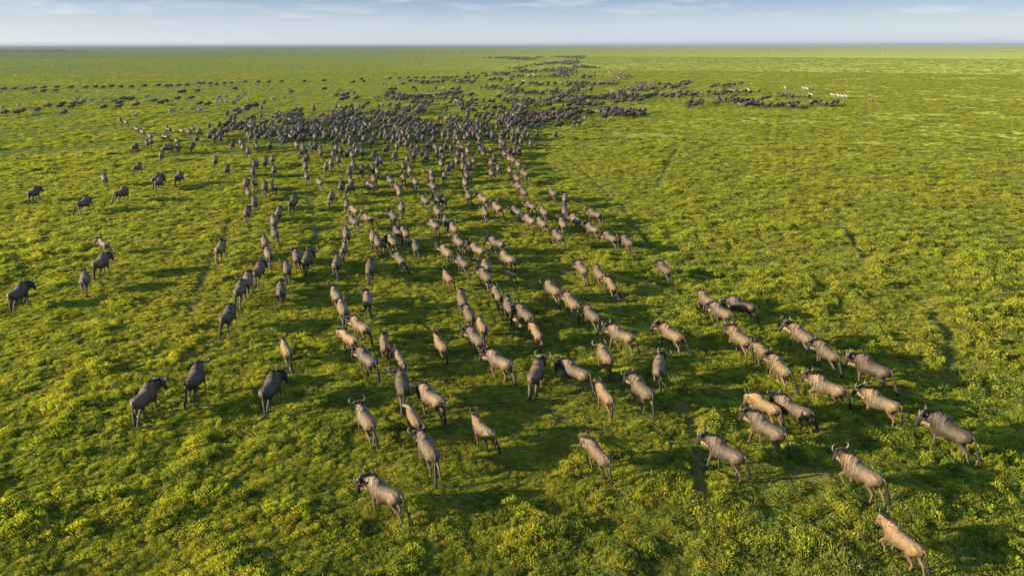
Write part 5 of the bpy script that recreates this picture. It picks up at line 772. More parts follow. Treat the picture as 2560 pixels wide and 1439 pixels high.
def ground_material():
    m, nd, lk, out = new_mat('short_turf')
    g = nd.new('ShaderNodeNewGeometry')
    sp = nd.new('ShaderNodeSeparateXYZ'); lk.new(g.outputs['Position'], sp.inputs[0])
    ln = nd.new('ShaderNodeVectorMath'); ln.operation = 'LENGTH'; lk.new(g.outputs['Position'], ln.inputs[0])
    dist = ln.outputs['Value']
    fine = ground_noise(nd, lk, 9.0, 5, rough=.7)
    mid = ground_noise(nd, lk, .8, 5, rough=.65)
    near = mixc(nd, lk, mrange(nd, lk, fine, .35, .68), (0.036, 0.040, 0.010), (0.150, 0.155, 0.024))
    vf = ground_noise(nd, lk, 26.0, 3, rough=.7)
    near = mixc(nd, lk, mrange(nd, lk, vf, .42, .62, .0, .75), near, (0.19, 0.19, 0.026))
    near = mixc(nd, lk, mathn('MULTIPLY', mrange(nd, lk, mid, .57, .7), .5, nodes=nd, links=lk), near, (0.12, 0.095, 0.04))
    # open plain farther off: short cropped cover in streaks
    f1 = ground_noise(nd, lk, .33, 6, 1.0, 1.0, .72)
    f2 = ground_noise(nd, lk, .02, 5, 1.0, 1.0, .65)
    f3 = ground_noise(nd, lk, .0035, 4, 1.0, 1.0, .6)
    far = mixc(nd, lk, mrange(nd, lk, f1, .36, .64), (0.120, 0.134, 0.024), (0.215, 0.225, 0.038))
    far = mixc(nd, lk, mrange(nd, lk, f2, .35, .65), mixc(nd, lk, .25, far, (0.14, 0.20, 0.03)), mixc(nd, lk, .10, far, (0.24, 0.23, 0.05)))
    far = mixc(nd, lk, mrange(nd, lk, f3, .35, .65), mixc(nd, lk, .2, far, (0.14, 0.22, 0.05)), far)
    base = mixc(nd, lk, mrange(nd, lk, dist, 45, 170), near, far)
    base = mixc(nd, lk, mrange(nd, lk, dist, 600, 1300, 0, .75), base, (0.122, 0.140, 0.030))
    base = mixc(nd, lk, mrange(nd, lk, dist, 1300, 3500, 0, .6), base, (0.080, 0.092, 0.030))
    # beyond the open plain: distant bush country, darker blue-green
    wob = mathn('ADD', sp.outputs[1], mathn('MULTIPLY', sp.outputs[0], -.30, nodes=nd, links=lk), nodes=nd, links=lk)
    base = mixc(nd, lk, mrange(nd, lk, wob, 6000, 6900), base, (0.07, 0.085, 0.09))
    wa = nd.new('ShaderNodeAttribute'); wa.attribute_name = 'worn'
    wf = mathn('MULTIPLY', wa.outputs['Fac'], mrange(nd, lk, ground_noise(nd, lk, 2.2, 5, rough=.7), .40, .60), nodes=nd, links=lk)
    base = mixc(nd, lk, wf, base, mixc(nd, lk, mrange(nd, lk, fine, .35, .65), (0.045, 0.034, 0.020), (0.115, 0.088, 0.050)))
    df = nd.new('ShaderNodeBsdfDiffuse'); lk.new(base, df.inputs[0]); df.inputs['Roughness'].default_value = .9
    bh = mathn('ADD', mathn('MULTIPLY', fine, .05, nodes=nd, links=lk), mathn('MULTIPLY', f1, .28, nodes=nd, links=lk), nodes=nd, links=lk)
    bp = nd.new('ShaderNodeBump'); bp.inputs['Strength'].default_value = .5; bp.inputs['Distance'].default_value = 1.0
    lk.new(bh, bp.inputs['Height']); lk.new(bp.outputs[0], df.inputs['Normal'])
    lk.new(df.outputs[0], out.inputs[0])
    return m
M_GROUND = ground_material()

def hide_material(name, rough=.5, attr=True, stripes=False):
    m, nd, lk, out = new_mat(name)
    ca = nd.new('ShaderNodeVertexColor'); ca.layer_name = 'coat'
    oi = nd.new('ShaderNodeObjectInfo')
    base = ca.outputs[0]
    tcn = nd.new('ShaderNodeTexCoord')
    t = N(nd, 'ShaderNodeTexNoise', i_Scale=9.0, i_Detail=4.0, i_Roughness=.6)
    lk.new(tcn.outputs['Object'], t.inputs['Vector'])
    base = mixc(nd, lk, 1.0, base, mixc(nd, lk, mrange(nd, lk, t.outputs[0], .3, .7), (.78, .78, .78), (1.2, 1.18, 1.15)), 'MULTIPLY')
    if not stripes:
        sp = nd.new('ShaderNodeSeparateXYZ'); lk.new(tcn.outputs['Object'], sp.inputs[0])
        mp = nd.new('ShaderNodeMapping'); mp.inputs['Scale'].default_value = (2.0, 13.0, 2.2); lk.new(tcn.outputs['Object'], mp.inputs[0])
        w = N(nd, 'ShaderNodeTexNoise', i_Scale=1.0, i_Detail=3.0, i_Distortion=.6); lk.new(mp.outputs[0], w.inputs['Vector'])
        bm_ = mathn('MULTIPLY', mrange(nd, lk, w.outputs[0], .48, .58), ca.outputs[1], nodes=nd, links=lk)
        base = mixc(nd, lk, bm_, base, mixc(nd, lk, 1.0, base, (.16, .15, .16), 'MULTIPLY'))
        base = mixc(nd, lk, 1.0, base, mixc(nd, lk, oi.outputs['Random'], (.68, .70, .74), (1.32, 1.22, 1.06)), 'MULTIPLY')
    pb = nd.new('ShaderNodeBsdfPrincipled')
    lk.new(base, pb.inputs['Base Color']); pb.inputs['Roughness'].default_value = rough
    pb.inputs['Specular IOR Level'].default_value = .25
    hm = nd.new('ShaderNodeMapping'); hm.inputs['Scale'].default_value = (60, 14, 30); lk.new(tcn.outputs['Object'], hm.inputs[0])
    hn = N(nd, 'ShaderNodeTexNoise', i_Scale=1.0, i_Detail=3.0); lk.new(hm.outputs[0], hn.inputs['Vector'])
    bp = nd.new('ShaderNodeBump'); bp.inputs['Strength'].default_value = .7; bp.inputs['Distance'].default_value = .03
    lk.new(hn.outputs[0], bp.inputs['Height']); lk.new(bp.outputs[0], pb.inputs['Normal'])
    lk.new(pb.outputs[0], out.inputs[0])
    return m
M_HIDE = hide_material('wildebeest_coat', .58)
M_HORN = hide_material('horn_keratin', .32)
M_HAIR = hide_material('coarse_hair', .6)
M_ZEBRA = hide_material('zebra_coat', .6, stripes=True)

# ------------------------------------------------------------ the plain
def build_ground():
    radii = [0.0] + list(np.geomspace(6.0, 900.0, 470)) + list(np.geomspace(930, 42000, 60))
    a1 = np.linspace(R(-46), R(46), 380)
    a2 = np.linspace(R(46), R(314), 70)[1:-1]
    ang = np.concatenate([a1, a2]); na = len(ang)
    rr = np.array(radii[1:])
    X = rr[:, None] * np.sin(ang)[None, :]; Y = rr[:, None] * np.cos(ang)[None, :]
    Z = height(X, Y)
    V = np.stack([X.ravel(), Y.ravel(), Z.ravel()], 1)
    V = np.vstack([V, [[0, 0, float(height(0., 0.))]]])
    nr = len(rr)
    i = np.arange(nr - 1)[:, None] * na; j = np.arange(na)[None, :]; jn = (j + 1) % na
    Q = np.stack([i + j, i + na + j, i + na + jn, i + jn], -1).reshape(-1, 4)
    c = nr * na
    T = np.array([[c, k, (k + 1) % na, (k + 1) % na] for k in range(na)])
    me = quick_mesh('ground', V, Q, [M_GROUND])
    bm = bmesh.new(); bm.from_mesh(me); bm.verts.ensure_lookup_table()
    for k in range(na): bm.faces.new((bm.verts[c], bm.verts[(k + 1) % na], bm.verts[k]))
    bmesh.ops.recalc_face_normals(bm, faces=bm.faces)
    bm.to_mesh(me); bm.free()
    if me.polygons[0].normal.z < 0: me.flip_normals()
    me.shade_smooth()
    o = bpy.data.objects.new('ground', me); COL.objects.link(o)
    tag(o, kind='structure')
build_ground()

def build_hills():
    """faint low rises along the skyline, far out"""
    m, nd, lk, out = new_mat('distant_bush')
    df = nd.new('ShaderNodeBsdfDiffuse'); lk.new(mixc(nd, lk, ground_noise(nd, lk, .01, 3), (0.05, 0.07, 0.06), (0.09, 0.11, 0.08)), df.inputs[0]); lk.new(df.outputs[0], out.inputs[0])
    n, k = 420, 7; V = []
    for i in range(n):
        a = R(-58 + 116 * i / (n - 1)); h = 22 + 26 * float(vnoise(i, 3.0, 60, 1)) + 8 * float(vnoise(i, 9.0, 7, 2)) + 3 * random.random()
        for j in range(k):
            u = j / (k - 1); D = 17500 + 4200 * u
            V.append((D * math.sin(a), D * math.cos(a), -1.0 + (h + 1) * math.sin(math.pi * u) ** 1.2))
    Q = [(i * k + j, (i + 1) * k + j, (i + 1) * k + j + 1, i * k + j + 1) for i in range(n - 1) for j in range(k - 1)]
    tag(mesh_obj('hills', V, Q, m), kind='structure')
build_hills()

# ------------------------------------------------------------ animal building
def tube(pts, rx, rz, n=14, side=(1, 0, 0)):
    """closed tapering tube through pts; rx = half width along side, rz = half depth across it"""
    P = [Vector(p) for p in pts]; V = []; F = []
    for i, p in enumerate(P):
        t = (P[min(i + 1, len(P) - 1)] - P[max(i - 1, 0)]).normalized()
        s = Vector(side); s = (s - t * s.dot(t)).normalized(); b = t.cross(s)
        for k in range(n):
            a = 2 * math.pi * k / n
            V.append(p + s * (rx[i] * math.cos(a)) + b * (rz[i] * math.sin(a)))
    for i in range(len(P) - 1):
        for k in range(n):
            a, b2 = i * n + k, i * n + (k + 1) % n
            F.append((a, b2, b2 + n, a + n))
    V.append(P[0]); V.append(P[-1]); c0, c1 = len(V) - 2, len(V) - 1
    for k in range(n):
        F.append((c0, (k + 1) % n, k)); F.append((c1, (len(P) - 1) * n + k, (len(P) - 1) * n + (k + 1) % n))
    return V, F
def join(parts):
    V, F = [], []
    for v, f in parts:
        o = len(V); V += list(v); F += [tuple(i + o for i in q) for q in f]
    return V, F
def fuse(V, F, voxel, faces, smooth=4):
    """one continuous skin over overlapping volumes"""
    me = bpy.data.meshes.new('tmp'); me.from_pydata([tuple(v) for v in V], [], F)
    bm = bmesh.new(); bm.from_mesh(me); bmesh.ops.recalc_face_normals(bm, faces=bm.faces); bm.to_mesh(me); bm.free()
    o = bpy.data.objects.new('tmp', me); COL.objects.link(o)
    r = o.modifiers.new('r', 'REMESH'); r.mode = 'VOXEL'; r.voxel_size = voxel
    s = o.modifiers.new('s', 'SMOOTH'); s.factor = .5; s.iterations = smooth
    dg = bpy.context.evaluated_depsgraph_get()
    n0 = len(o.evaluated_get(dg).data.polygons)
    d = o.modifiers.new('d', 'DECIMATE'); d.ratio = min(1.0, faces / max(1, n0 * 2))
    dg = bpy.context.evaluated_depsgraph_get()
    m2 = bpy.data.meshes.new_from_object(o.evaluated_get(dg), depsgraph=dg)
    bpy.data.objects.remove(o); bpy.data.meshes.remove(me)
    v = np.array([tuple(x.co) for x in m2.vertices]); f = [tuple(p.vertices) for p in m2.polygons]
    bpy.data.meshes.remove(m2)
    return v, f
def sstep(x): x = np.clip(x, 0, 1); return x * x * (3 - 2 * x)
def neck_bend(V, yaw, pitch, piv=(0, .52, 1.16), y0=.50, y1=.95):
    V = np.array([tuple(v) for v in V], float)
    t = sstep((V[:, 1] - y0) / (y1 - y0)) * (V[:, 2] > .0)
    # legs must stay: only move what sits above the chest line
    t = t * sstep((V[:, 2] - .60) / .14)
    D = V - np.array(piv)
    a = pitch * t
    y = D[:, 1] * np.cos(a) + D[:, 2] * np.sin(a); z = -D[:, 1] * np.sin(a) + D[:, 2] * np.cos(a)
    b = yaw * t
    x2 = D[:, 0] * np.cos(b) - y * np.sin(b); y2 = D[:, 0] * np.sin(b) + y * np.cos(b)
    return np.stack([x2, y2, z], 1) + np.array(piv)
def leg(s, front, swing, lift, k=1.0):
    """s = side, swing = hoof fore/aft in m, lift = 0..1 how far the hoof is picked up"""
    if front:
        P = [(.10, .42, 1.02), (.135, .41, .84), (.15, .40, .70), (.135, .42, .44), (.13, .415, .40), (.125, .42, .20), (.125, .42, .12), (.125, .45, .055), (.125, .465, .0)]
        rr = [(.08, .15), (.085, .13), (.062, .085), (.042, .048), (.042, .046), (.029, .032), (.034, .038), (.034, .045), (.042, .058)]
    else:
        P = [(.12, -.48, 1.00), (.155, -.44, .86), (.15, -.40, .70), (.135, -.54, .53), (.13, -.61, .44), (.125, -.585, .22), (.125, -.58, .13), (.125, -.55, .055), (.125, -.535, .0)]
        rr = [(.10, .21), (.12, .21), (.085, .125), (.050, .062), (.040, .052), (.031, .036), (.036, .040), (.036, .046), (.043, .058)]
    top = 1.0; Q = []
    for x, y, z in P:
        f = max(0, (top - z)) / top
        yy = y + swing * f ** 1.15
        zz = z
        if lift > 0:
            low = max(0, .46 - z) / .46
            zz = z + lift * .20 * max(0, min(1, (.8 - z) / .8)) + lift * .10 * low
            yy = yy - lift * .30 * low ** 1.2 + (lift * .12 * math.exp(-((z - .44) / .2) ** 2) if front else 0)
        Q.append((x * s, yy, zz))
    return tube(Q, [a for a, b in rr], [b for a, b in rr], 10)
TAN = np.array((.122, .080, .038)); GREY = np.array((.100, .070, .038)); DARK = np.array((.016, .014, .013)); PALE = np.array((.20, .15, .085))
def wildebeest(pose, look, voxel=.020, faces=2600, smooth=4):
    """pose: dict(legs=[fl, fr, hl, hr] (swing, lift), yaw, pitch); look: 'a','b','t','c'"""
    young = look in 'tc'
    bulk = {'a': 1.22, 'b': 1.28, 't': 1.05, 'c': .90}[look]
    hump = {'a': 1.0, 'b': 1.03, 't': .95, 'c': .90}[look]
    # trunk: y, top z, bottom z, half width
    st = [(-.80, 1.05, .88, .06), (-.74, 1.13, .80, .125), (-.62, 1.19, .74, .17), (-.45, 1.19, .73, .18), (-.25, 1.18, .68, .205), (-.02, 1.20, .61, .232),
          (.18, 1.29, .57, .24), (.34, 1.40, .55, .225), (.46, 1.43, .57, .185), (.58, 1.36, .66, .15), (.68, 1.28, .74, .125)]
    pts = [(0, y, (a * (hump if y > .1 else 1) + b) / 2) for y, a, b, w in st]
    body = tube(pts, [w * bulk for *_, w in st], [(a * (hump if y > .1 else 1) - b) / 2 for y, a, b, w in st], 22)
    neck = tube([(0, .50, 1.10), (0, .66, 1.10), (0, .82, 1.14), (0, .96, 1.185), (0, 1.04, 1.19)], [.165 * bulk, .135 * bulk, .11, .10, .065], [.27, .23, .185, .15, .09], 16)
    head = tube([(0, .93, 1.27), (0, 1.00, 1.245), (0, 1.07, 1.16), (0, 1.14, 1.03), (0, 1.205, .90), (0, 1.24, .815), (0, 1.25, .775)],
                [.075, .108, .100, .078, .068, .074, .045], [.075, .125, .135, .108, .085, .076, .04], 16)
    parts = [body, neck, head]
    fl, fr, hl, hr = pose['legs']
    parts += [leg(-1, True, *fl), leg(1, True, *fr), leg(-1, False, *hl), leg(1, False, *hr)]
    for s in (-1, 1):
        parts.append(tube([(.07 * s, .955, 1.235), (.14 * s, .93, 1.225), (.21 * s, .905, 1.195), (.255 * s, .90, 1.175)], [.022, .034, .032, .012], [.018, .020, .018, .010], 8, side=(0, 1, 0)))
        parts.append(tube([(.13 * s, -.62, 1.12), (.13 * s, -.56, .98), (.13 * s, -.52, .84)], [.08, .10, .07], [.13, .18, .12], 10))   # haunch
        parts.append(tube([(.12 * s, .44, 1.24), (.15 * s, .42, 1.05), (.14 * s, .42, .86)], [.06, .085, .06], [.12, .16, .11], 10))     # shoulder
    V, F = join(parts)
    pose = dict(pose, pitch=pose.get('pitch', 0) + .14)
    v0, f = fuse(V, F, voxel, faces, smooth)
    # colours from the rest pose
    x, y, z = v0[:, 0], v0[:, 1], v0[:, 2]
    base = {'a': GREY, 'b': GREY * np.array((.64, .62, .60)), 't': TAN, 'c': np.array((.20, .115, .05))}[look]
    c = np.tile(base, (len(v0), 1))
    brindle = np.zeros(len(v0))
    if look != 'c':
        # brindle bands on neck and shoulder
        ph = y * 46 + 2.2 * np.sin(z * 5.0) + x * 3
        band = sstep((np.sin(ph) - .15) / .7) * sstep((y - .02) / .22) * sstep((1.12 - y) / .1) * sstep((z - .72) / .15)
        brindle = sstep((y + .25) / .35) * sstep((1.02 - y) / .1) * sstep((z - .74) / .15) * (.95 if look in 'ab' else .45)
        if look == 'a':
            nk = sstep((y - .60) / .2) * (z > .70)
            c = c * (1 - .68 * nk[:, None])
        if look == 'b':
            nk = sstep((y - .52) / .16) * (z > .70)
            c = c * (1 - .62 * nk[:, None]) + DARK * .62 * nk[:, None]
        cr = sstep((z - 1.20) / .08) * sstep((y + .1) / .5) * np.exp(-(x / .05) ** 2)     # dark dorsal line at the withers
        c = c * (1 - .5 * cr[:, None])
    c = c * np.interp(z, [.62, .95, 1.22], [.42, .80, 1.26])[:, None]  # dark belly coat, with a lit back and shaded flanks painted in
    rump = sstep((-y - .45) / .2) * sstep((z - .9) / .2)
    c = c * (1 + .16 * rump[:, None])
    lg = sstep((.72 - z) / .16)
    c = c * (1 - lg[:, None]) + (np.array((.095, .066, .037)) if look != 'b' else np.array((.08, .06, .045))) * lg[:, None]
    c = np.hstack([c, brindle[:, None]])
    hoof = (z < .055)
    c[hoof, :3] = DARK
    hd = sstep((y - 1.00) / .05) * (z > .6)
    face = sstep((y - 1.075 + (z - 1.0) * .25) / .04) * (z > .6)
    c[:, :3] = c[:, :3] * (1 - (.85 if not young else .5) * face[:, None]) + DARK * (.85 if not young else .5) * face[:, None]
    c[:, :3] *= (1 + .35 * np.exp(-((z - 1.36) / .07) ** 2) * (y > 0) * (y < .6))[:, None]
    if pose.get('yaw') or pose.get('pitch'): v = neck_bend(v0, pose.get('yaw', 0), pose.get('pitch', 0))
    else: v = v0
    bend = lambda q: neck_bend(q, pose.get('yaw', 0), pose.get('pitch', 0))
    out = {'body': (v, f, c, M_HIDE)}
    hornc = {'a': (.15, .115, .078), 'b': (.14, .11, .085), 't': (.13, .10, .07), 'c': (.1, .08, .06)}[look]
    if look != 'c':
        for s, nm in ((-1, 'horn'), (1, 'horn ')):
            if look == 't':
                pts = [(.03 * s, .965, 1.30), (.08 * s, .955, 1.35), (.14 * s, .945, 1.43), (.165 * s, .95, 1.52), (.14 * s, .965, 1.61), (.11 * s, .975, 1.66)]
                rad = [.030, .028, .022, .017, .011, .004]
            else:
                pts = [(.015 * s, .985, 1.305), (.10 * s, .985, 1.32), (.19 * s, .975, 1.295), (.275 * s, .97, 1.315), (.325 * s, .965, 1.385), (.325 * s, .96, 1.465), (.275 * s, .965, 1.53), (.235 * s, .97, 1.555)]
                rad = [.060, .056, .046, .038, .031, .024, .015, .005]
                if look == 'b': pts = [(a * 1.12, b2, c2) for a, b2, c2 in pts]; rad = [r * 1.1 for r in rad]
            hv, hf = tube(pts, rad, rad, 8, side=(0, 1, 0))
            hv = bend(hv)
            cc = np.tile(hornc, (len(hv), 1)); out[nm] = (hv, hf, cc, M_HORN)
    r = random.Random(3)
    # mane: stiff black crest from poll to withers
    mv, mf = [], []
    n = 46
    for i in range(n):
        t = i / (n - 1); y = .98 - .62 * t; zt = 1.285 + .07 * sstep((.75 - y) / .3) - .0
        zt = np.interp(y, [.36, .46, .58, .70, .82, .98], [1.39, 1.40, 1.36, 1.29, 1.285, 1.30])
        for q in range(7):
            a = r.uniform(-.8, .8); L = r.uniform(.10, .19) * (1.25 if young else 1) * (1 - .35 * t); w = .022
            b0 = Vector((r.uniform(-.018, .018), y + r.uniform(-.01, .01), zt - .02))
            tip = b0 + Vector((math.sin(a) * L, -.4 * L, math.cos(a) * L))
            k = len(mv); mv += [b0 + Vector((0, w, 0)), b0 - Vector((0, w, 0)), tip, b0 + Vector((.014, 0, 0))]
            mf += [(k, k + 1, k + 2), (k + 1, k + 3, k + 2), (k + 3, k, k + 2)]
    if look == 'b':
        for i in range(160):   # hair hanging down the neck sides
            y = r.uniform(.45, .95); s = r.choice((-1, 1)); z0 = r.uniform(1.12, 1.30); L = r.uniform(.1, .2)
            xo = .135 - .05 * (y - .45) / .5
            b0 = Vector((s * xo * (1 - .5 * max(0, (z0 - 1.2) / .1)), y, z0)); k = len(mv)
            mv += [b0 + Vector((0, .014, 0)), b0 - Vector((0, .014, 0)), b0 + Vector((s * .03, -.02, -L))]; mf.append((k, k + 1, k + 2))
    mv = bend(mv)
    out['mane'] = (mv, mf, np.tile(DARK * (1.0 if not young else 3.0), (len(mv), 1)), M_HAIR)
    # beard under throat and chest
    if look != 'c':
        bv, bf = [], []
        for i in range(90):
            t = r.random(); y = .55 + .52 * t; z0 = np.interp(y, [.55, .7, .85, .98, 1.08], [.86, .90, .97, 1.03, 1.02]) + .03
            b0 = Vector((r.uniform(-.035, .035), y, z0)); L = r.uniform(.12, .22)
            k = len(bv); bv += [b0 + Vector((0, .02, 0)), b0 - Vector((0, .02, 0)), b0 + Vector((r.uniform(-.02, .02), r.uniform(-.03, .03), -L)), b0 + Vector((.015, 0, 0))]
            bf += [(k, k + 1, k + 2), (k + 3, k, k + 2)]
        bv = bend(bv)
        out['beard'] = (bv, bf, np.tile(PALE if look != 'b' else PALE * .8, (len(bv), 1)), M_HAIR)
    # tail: thin dock, long black switch
    sw = pose.get('tail', 0.0); bk = pose.get('tailback', .10)
    tp = [(0, -.76, 1.12), (sw * .2, -.84, 1.04), (sw * .45, -.86 - bk * .3, .88), (sw * .7, -.87 - bk * .7, .68), (sw, -.88 - bk * 1.2, .48), (sw * 1.25, -.88 - bk * 1.8, .30), (sw * 1.35, -.88 - bk * 2.1, .20)]
    tr = [.034, .026, .024, .045, .052, .040, .008]
    tv, tf = tube(tp, tr, tr, 8)
    hv = [Vector(p) for p in tv]
    for i in range(50):
        t = r.uniform(.45, 1); j = t * 5.2; i0 = int(j); p = Vector(tp[i0]).lerp(Vector(tp[i0 + 1]), j - i0)
        k = len(hv); hv += [p + Vector((r.uniform(-.05, .05), .02, 0)), p + Vector((r.uniform(-.05, .05), -.02, 0)), p + Vector((r.uniform(-.07, .07), r.uniform(-.05, .05), -.2))]
        tf.append((k, k + 1, k + 2))
    tc_ = np.tile(DARK, (len(hv), 1)); zz = np.array([p[2] for p in hv]); tc_[zz > .90] = base * .8
    out['tail'] = (np.array([tuple(p) for p in hv]), tf, tc_, M_HAIR)
    return out

WALK1 = [(.22, 0), (-.18, .0), (-.26, 0), (.20, .15)]
WALK2 = [(-.20, .1), (.20, 0), (.18, 0), (-.28, .0)]
WALK3 = [(.28, .9), (-.05, 0), (.05, 0), (-.30, .25)]
WALK4 = [(-.05, 0), (.24, .7), (-.30, .2), (.10, 0)]
STAND = [(.03, 0), (-.05, 0), (-.10, 0), (.06, 0)]
POSES = [dict(legs=WALK1, yaw=0, pitch=.0, tail=.05), dict(legs=WALK2, yaw=.22, pitch=.05, tail=-.08, tailback=.16), dict(legs=WALK3, yaw=-.25, pitch=-.05, tail=.10),
         dict(legs=WALK4, yaw=.35, pitch=.12, tail=-.04, tailback=.2), dict(legs=STAND, yaw=-.1, pitch=-.1, tail=0.0, tailback=.03), dict(legs=WALK2, yaw=-.35, pitch=.15, tail=.14, tailback=.1)]
POSES += [dict(legs=WALK1, yaw=.5, pitch=-.15, tail=.18, tailback=.22), dict(legs=WALK4, yaw=-.1, pitch=.35, tail=-.1), dict(legs=WALK3, yaw=.15, pitch=.22, tail=-.16, tailback=.25)]
GRAZE = dict(legs=STAND, yaw=.15, pitch=.95, tail=.02)

def make_parts(spec, label_name='wildebeest'):
    root = bpy.data.objects.new(label_name, None); root.empty_display_size = .3
    kids = []
    for nm, (v, f, c, m) in spec.items():
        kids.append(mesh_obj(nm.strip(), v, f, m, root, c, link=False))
    return root, kids
def make_single(spec, name='wildebeest', mat=None):
    V, F, Cc = [], [], []
    for nm, (v, f, c, m) in spec.items():
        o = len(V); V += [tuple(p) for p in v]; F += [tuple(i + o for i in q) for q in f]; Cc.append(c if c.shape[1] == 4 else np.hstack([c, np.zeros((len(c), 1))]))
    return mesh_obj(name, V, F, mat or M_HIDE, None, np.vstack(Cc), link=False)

LIB = {}
def lib(key):
    """near kit: thing with parts, built once per pose and look"""
    if key not in LIB:
        p, look = key
        LIB[key] = make_parts(wildebeest(POSES[p], look, .020, 2600))
    return LIB[key]
LIB2 = {}
def lib2(key):
    if key not in LIB2:
        p, look = key
        LIB2[key] = make_single(wildebeest(GRAZE if p == 'g' else POSES[p], look, .032, 700, 2))
    return LIB2[key]

def side_of(rz):
    return -1 if rz < -.9 else (1 if rz > .9 else 0)
occupied = []
special_pose = {0: 2, 1: 3, 2: 2}
for i, (x, y, rz, sz, kind, label) in enumerate(WILDEBEEST):
    z = float(height(x, y)) - .05
    d = math.hypot(x, y)
    occupied.append((x, y))
    g = 'wildebeest of the migrating herd'
    if d < 86:
        p = special_pose.get(i, (i * 7 + int(abs(x) * 3)) % 9)
        if 'looking at the camera' in label: key = (3, kind)
        else: key = (p, kind)
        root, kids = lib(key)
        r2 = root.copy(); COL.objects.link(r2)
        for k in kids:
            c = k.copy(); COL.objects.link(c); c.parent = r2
        r2.name = 'wildebeest_calf' if kind == 'c' else 'wildebeest'
    else:
        graze = (d > 150 and abs(rz) > .8 and (i * 5) % 3 != 0)
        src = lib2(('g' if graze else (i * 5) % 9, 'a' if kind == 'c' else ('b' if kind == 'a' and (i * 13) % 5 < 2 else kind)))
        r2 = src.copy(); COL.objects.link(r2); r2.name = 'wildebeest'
    r2.location = (x, y, z)
    r2.rotation_euler = (0, 0, rz)
    r2.scale = (sz * 1.07,) * 3 if kind != 'c' else (.66,) * 3
    if kind == 't': r2.scale = (.94,) * 3
    tag(r2, label, 'wildebeest', g)

# ------------------------------------------------------------ zebras
def zebra(pose, voxel=.03, faces=1100):
    st = [(-.72, 1.02, .84, .08), (-.66, 1.16, .76, .17), (-.50, 1.27, .70, .225), (-.28, 1.25, .64, .24), (-.02, 1.20, .60, .25), (.22, 1.22, .60, .235), (.42, 1.28, .64, .19), (.55, 1.25, .74, .13)]
    body = tube([(0, y, (a + b) / 2) for y, a, b, w in st], [w for *_, w in st], [(a - b) / 2 for y, a, b, w in st], 20)
    neck = tube([(0, .42, 1.06), (0, .58, 1.20), (0, .74, 1.38), (0, .84, 1.50)], [.13, .105, .08, .065], [.24, .18, .13, .10], 14)
    head = tube([(0, .80, 1.53), (0, .89, 1.50), (0, .99, 1.40), (0, 1.10, 1.27), (0, 1.17, 1.19), (0, 1.19, 1.16)], [.06, .085, .075, .055, .05, .03], [.06, .11, .10, .07, .055, .03], 14)
    parts = [body, neck, head]
    fl, fr, hl, hr = pose['legs']
    parts += [leg(-1, True, *fl), leg(1, True, *fr), leg(-1, False, *hl), leg(1, False, *hr)]
    for s in (-1, 1):
        parts.append(tube([(.05 * s, .82, 1.54), (.075 * s, .80, 1.62), (.08 * s, .80, 1.70)], [.03, .036, .012], [.03, .03, .012], 8))
        parts.append(tube([(.13 * s, -.58, 1.12), (.13 * s, -.52, .98), (.13 * s, -.48, .84)], [.09, .11, .07], [.15, .20, .13], 10))
    V, F = join(parts); v0, f = fuse(V, F, voxel, faces, 2)
    x, y, z = v0.T
    ph = np.where(y > -.25, y * 48 + z * 4, z * 42 - y * 12)
    ph = np.where((y > .48) & (z > 1.0), (y * .7 + z * .75) * 46, ph)
    ph = np.where(z < .62, z * 55, ph)
    b = sstep((np.sin(ph) - .05) / .25)[:, None]
    c = (1 - b) * np.array((.34, .30, .24)) + b * np.array((.035, .03, .028))
    c[(y > 1.08) & (z > 1.0)] = (.04, .035, .03)
    c[z < .05] = (.04, .035, .03)
    if pose.get('pitch') or pose.get('yaw'): v0 = neck_bend(v0, pose.get('yaw', 0), pose.get('pitch', 0), piv=(0, .42, 1.12), y0=.42, y1=.85)
    mp = [(0, .40, 1.30), (0, .55, 1.40), (0, .68, 1.52), (0, .80, 1.62)]
    mv, mf = tube(mp, [.02, .025, .025, .015], [.04, .07, .07, .04], 8)
    mc = np.array([(.04, .035, .03) if math.sin((p[1] * .7 + p[2] * .75) * 46) > 0 else (.33, .29, .23) for p in mv])
    mv = neck_bend(mv, pose.get('yaw', 0), pose.get('pitch', 0), piv=(0, .42, 1.12), y0=.42, y1=.85)
    tp = [(0, -.70, 1.16), (0, -.79, 1.02), (0, -.80, .80), (0, -.80, .55), (0, -.80, .42)]
    tv, tf = tube(tp, [.03, .022, .022, .035, .006], [.03, .022, .022, .035, .006], 7)
    tcc = np.array([(.4, .36, .3) if p[2] > .78 else (.03, .03, .03) for p in tv])
    return {'body': (v0, f, c, M_ZEBRA), 'mane': (mv, mf, mc, M_ZEBRA), 'tail': (np.array([tuple(p) for p in tv]), tf, tcc, M_ZEBRA)}
ZP = [dict(legs=STAND), dict(legs=STAND, pitch=1.15), dict(legs=WALK1, yaw=.2), dict(legs=WALK2, pitch=.3, yaw=-.2)]
zlib = [make_single(zebra(p), 'zebra', M_ZEBRA) for p in ZP]
for i, (x, y, rz, sz, label) in enumerate(ZEBRAS):
    r2 = zlib[(0, 2, 1, 0, 3, 0)[i % 6]].copy(); COL.objects.link(r2)
    r2.name = 'zebra'
    r2.location = (x, y, float(height(x, y)) - .02); r2.rotation_euler = (0, 0, rz); r2.scale = (sz,) * 3
    occupied.append((x, y))
    tag(r2, label, 'zebra', 'zebras grazing among the herd')

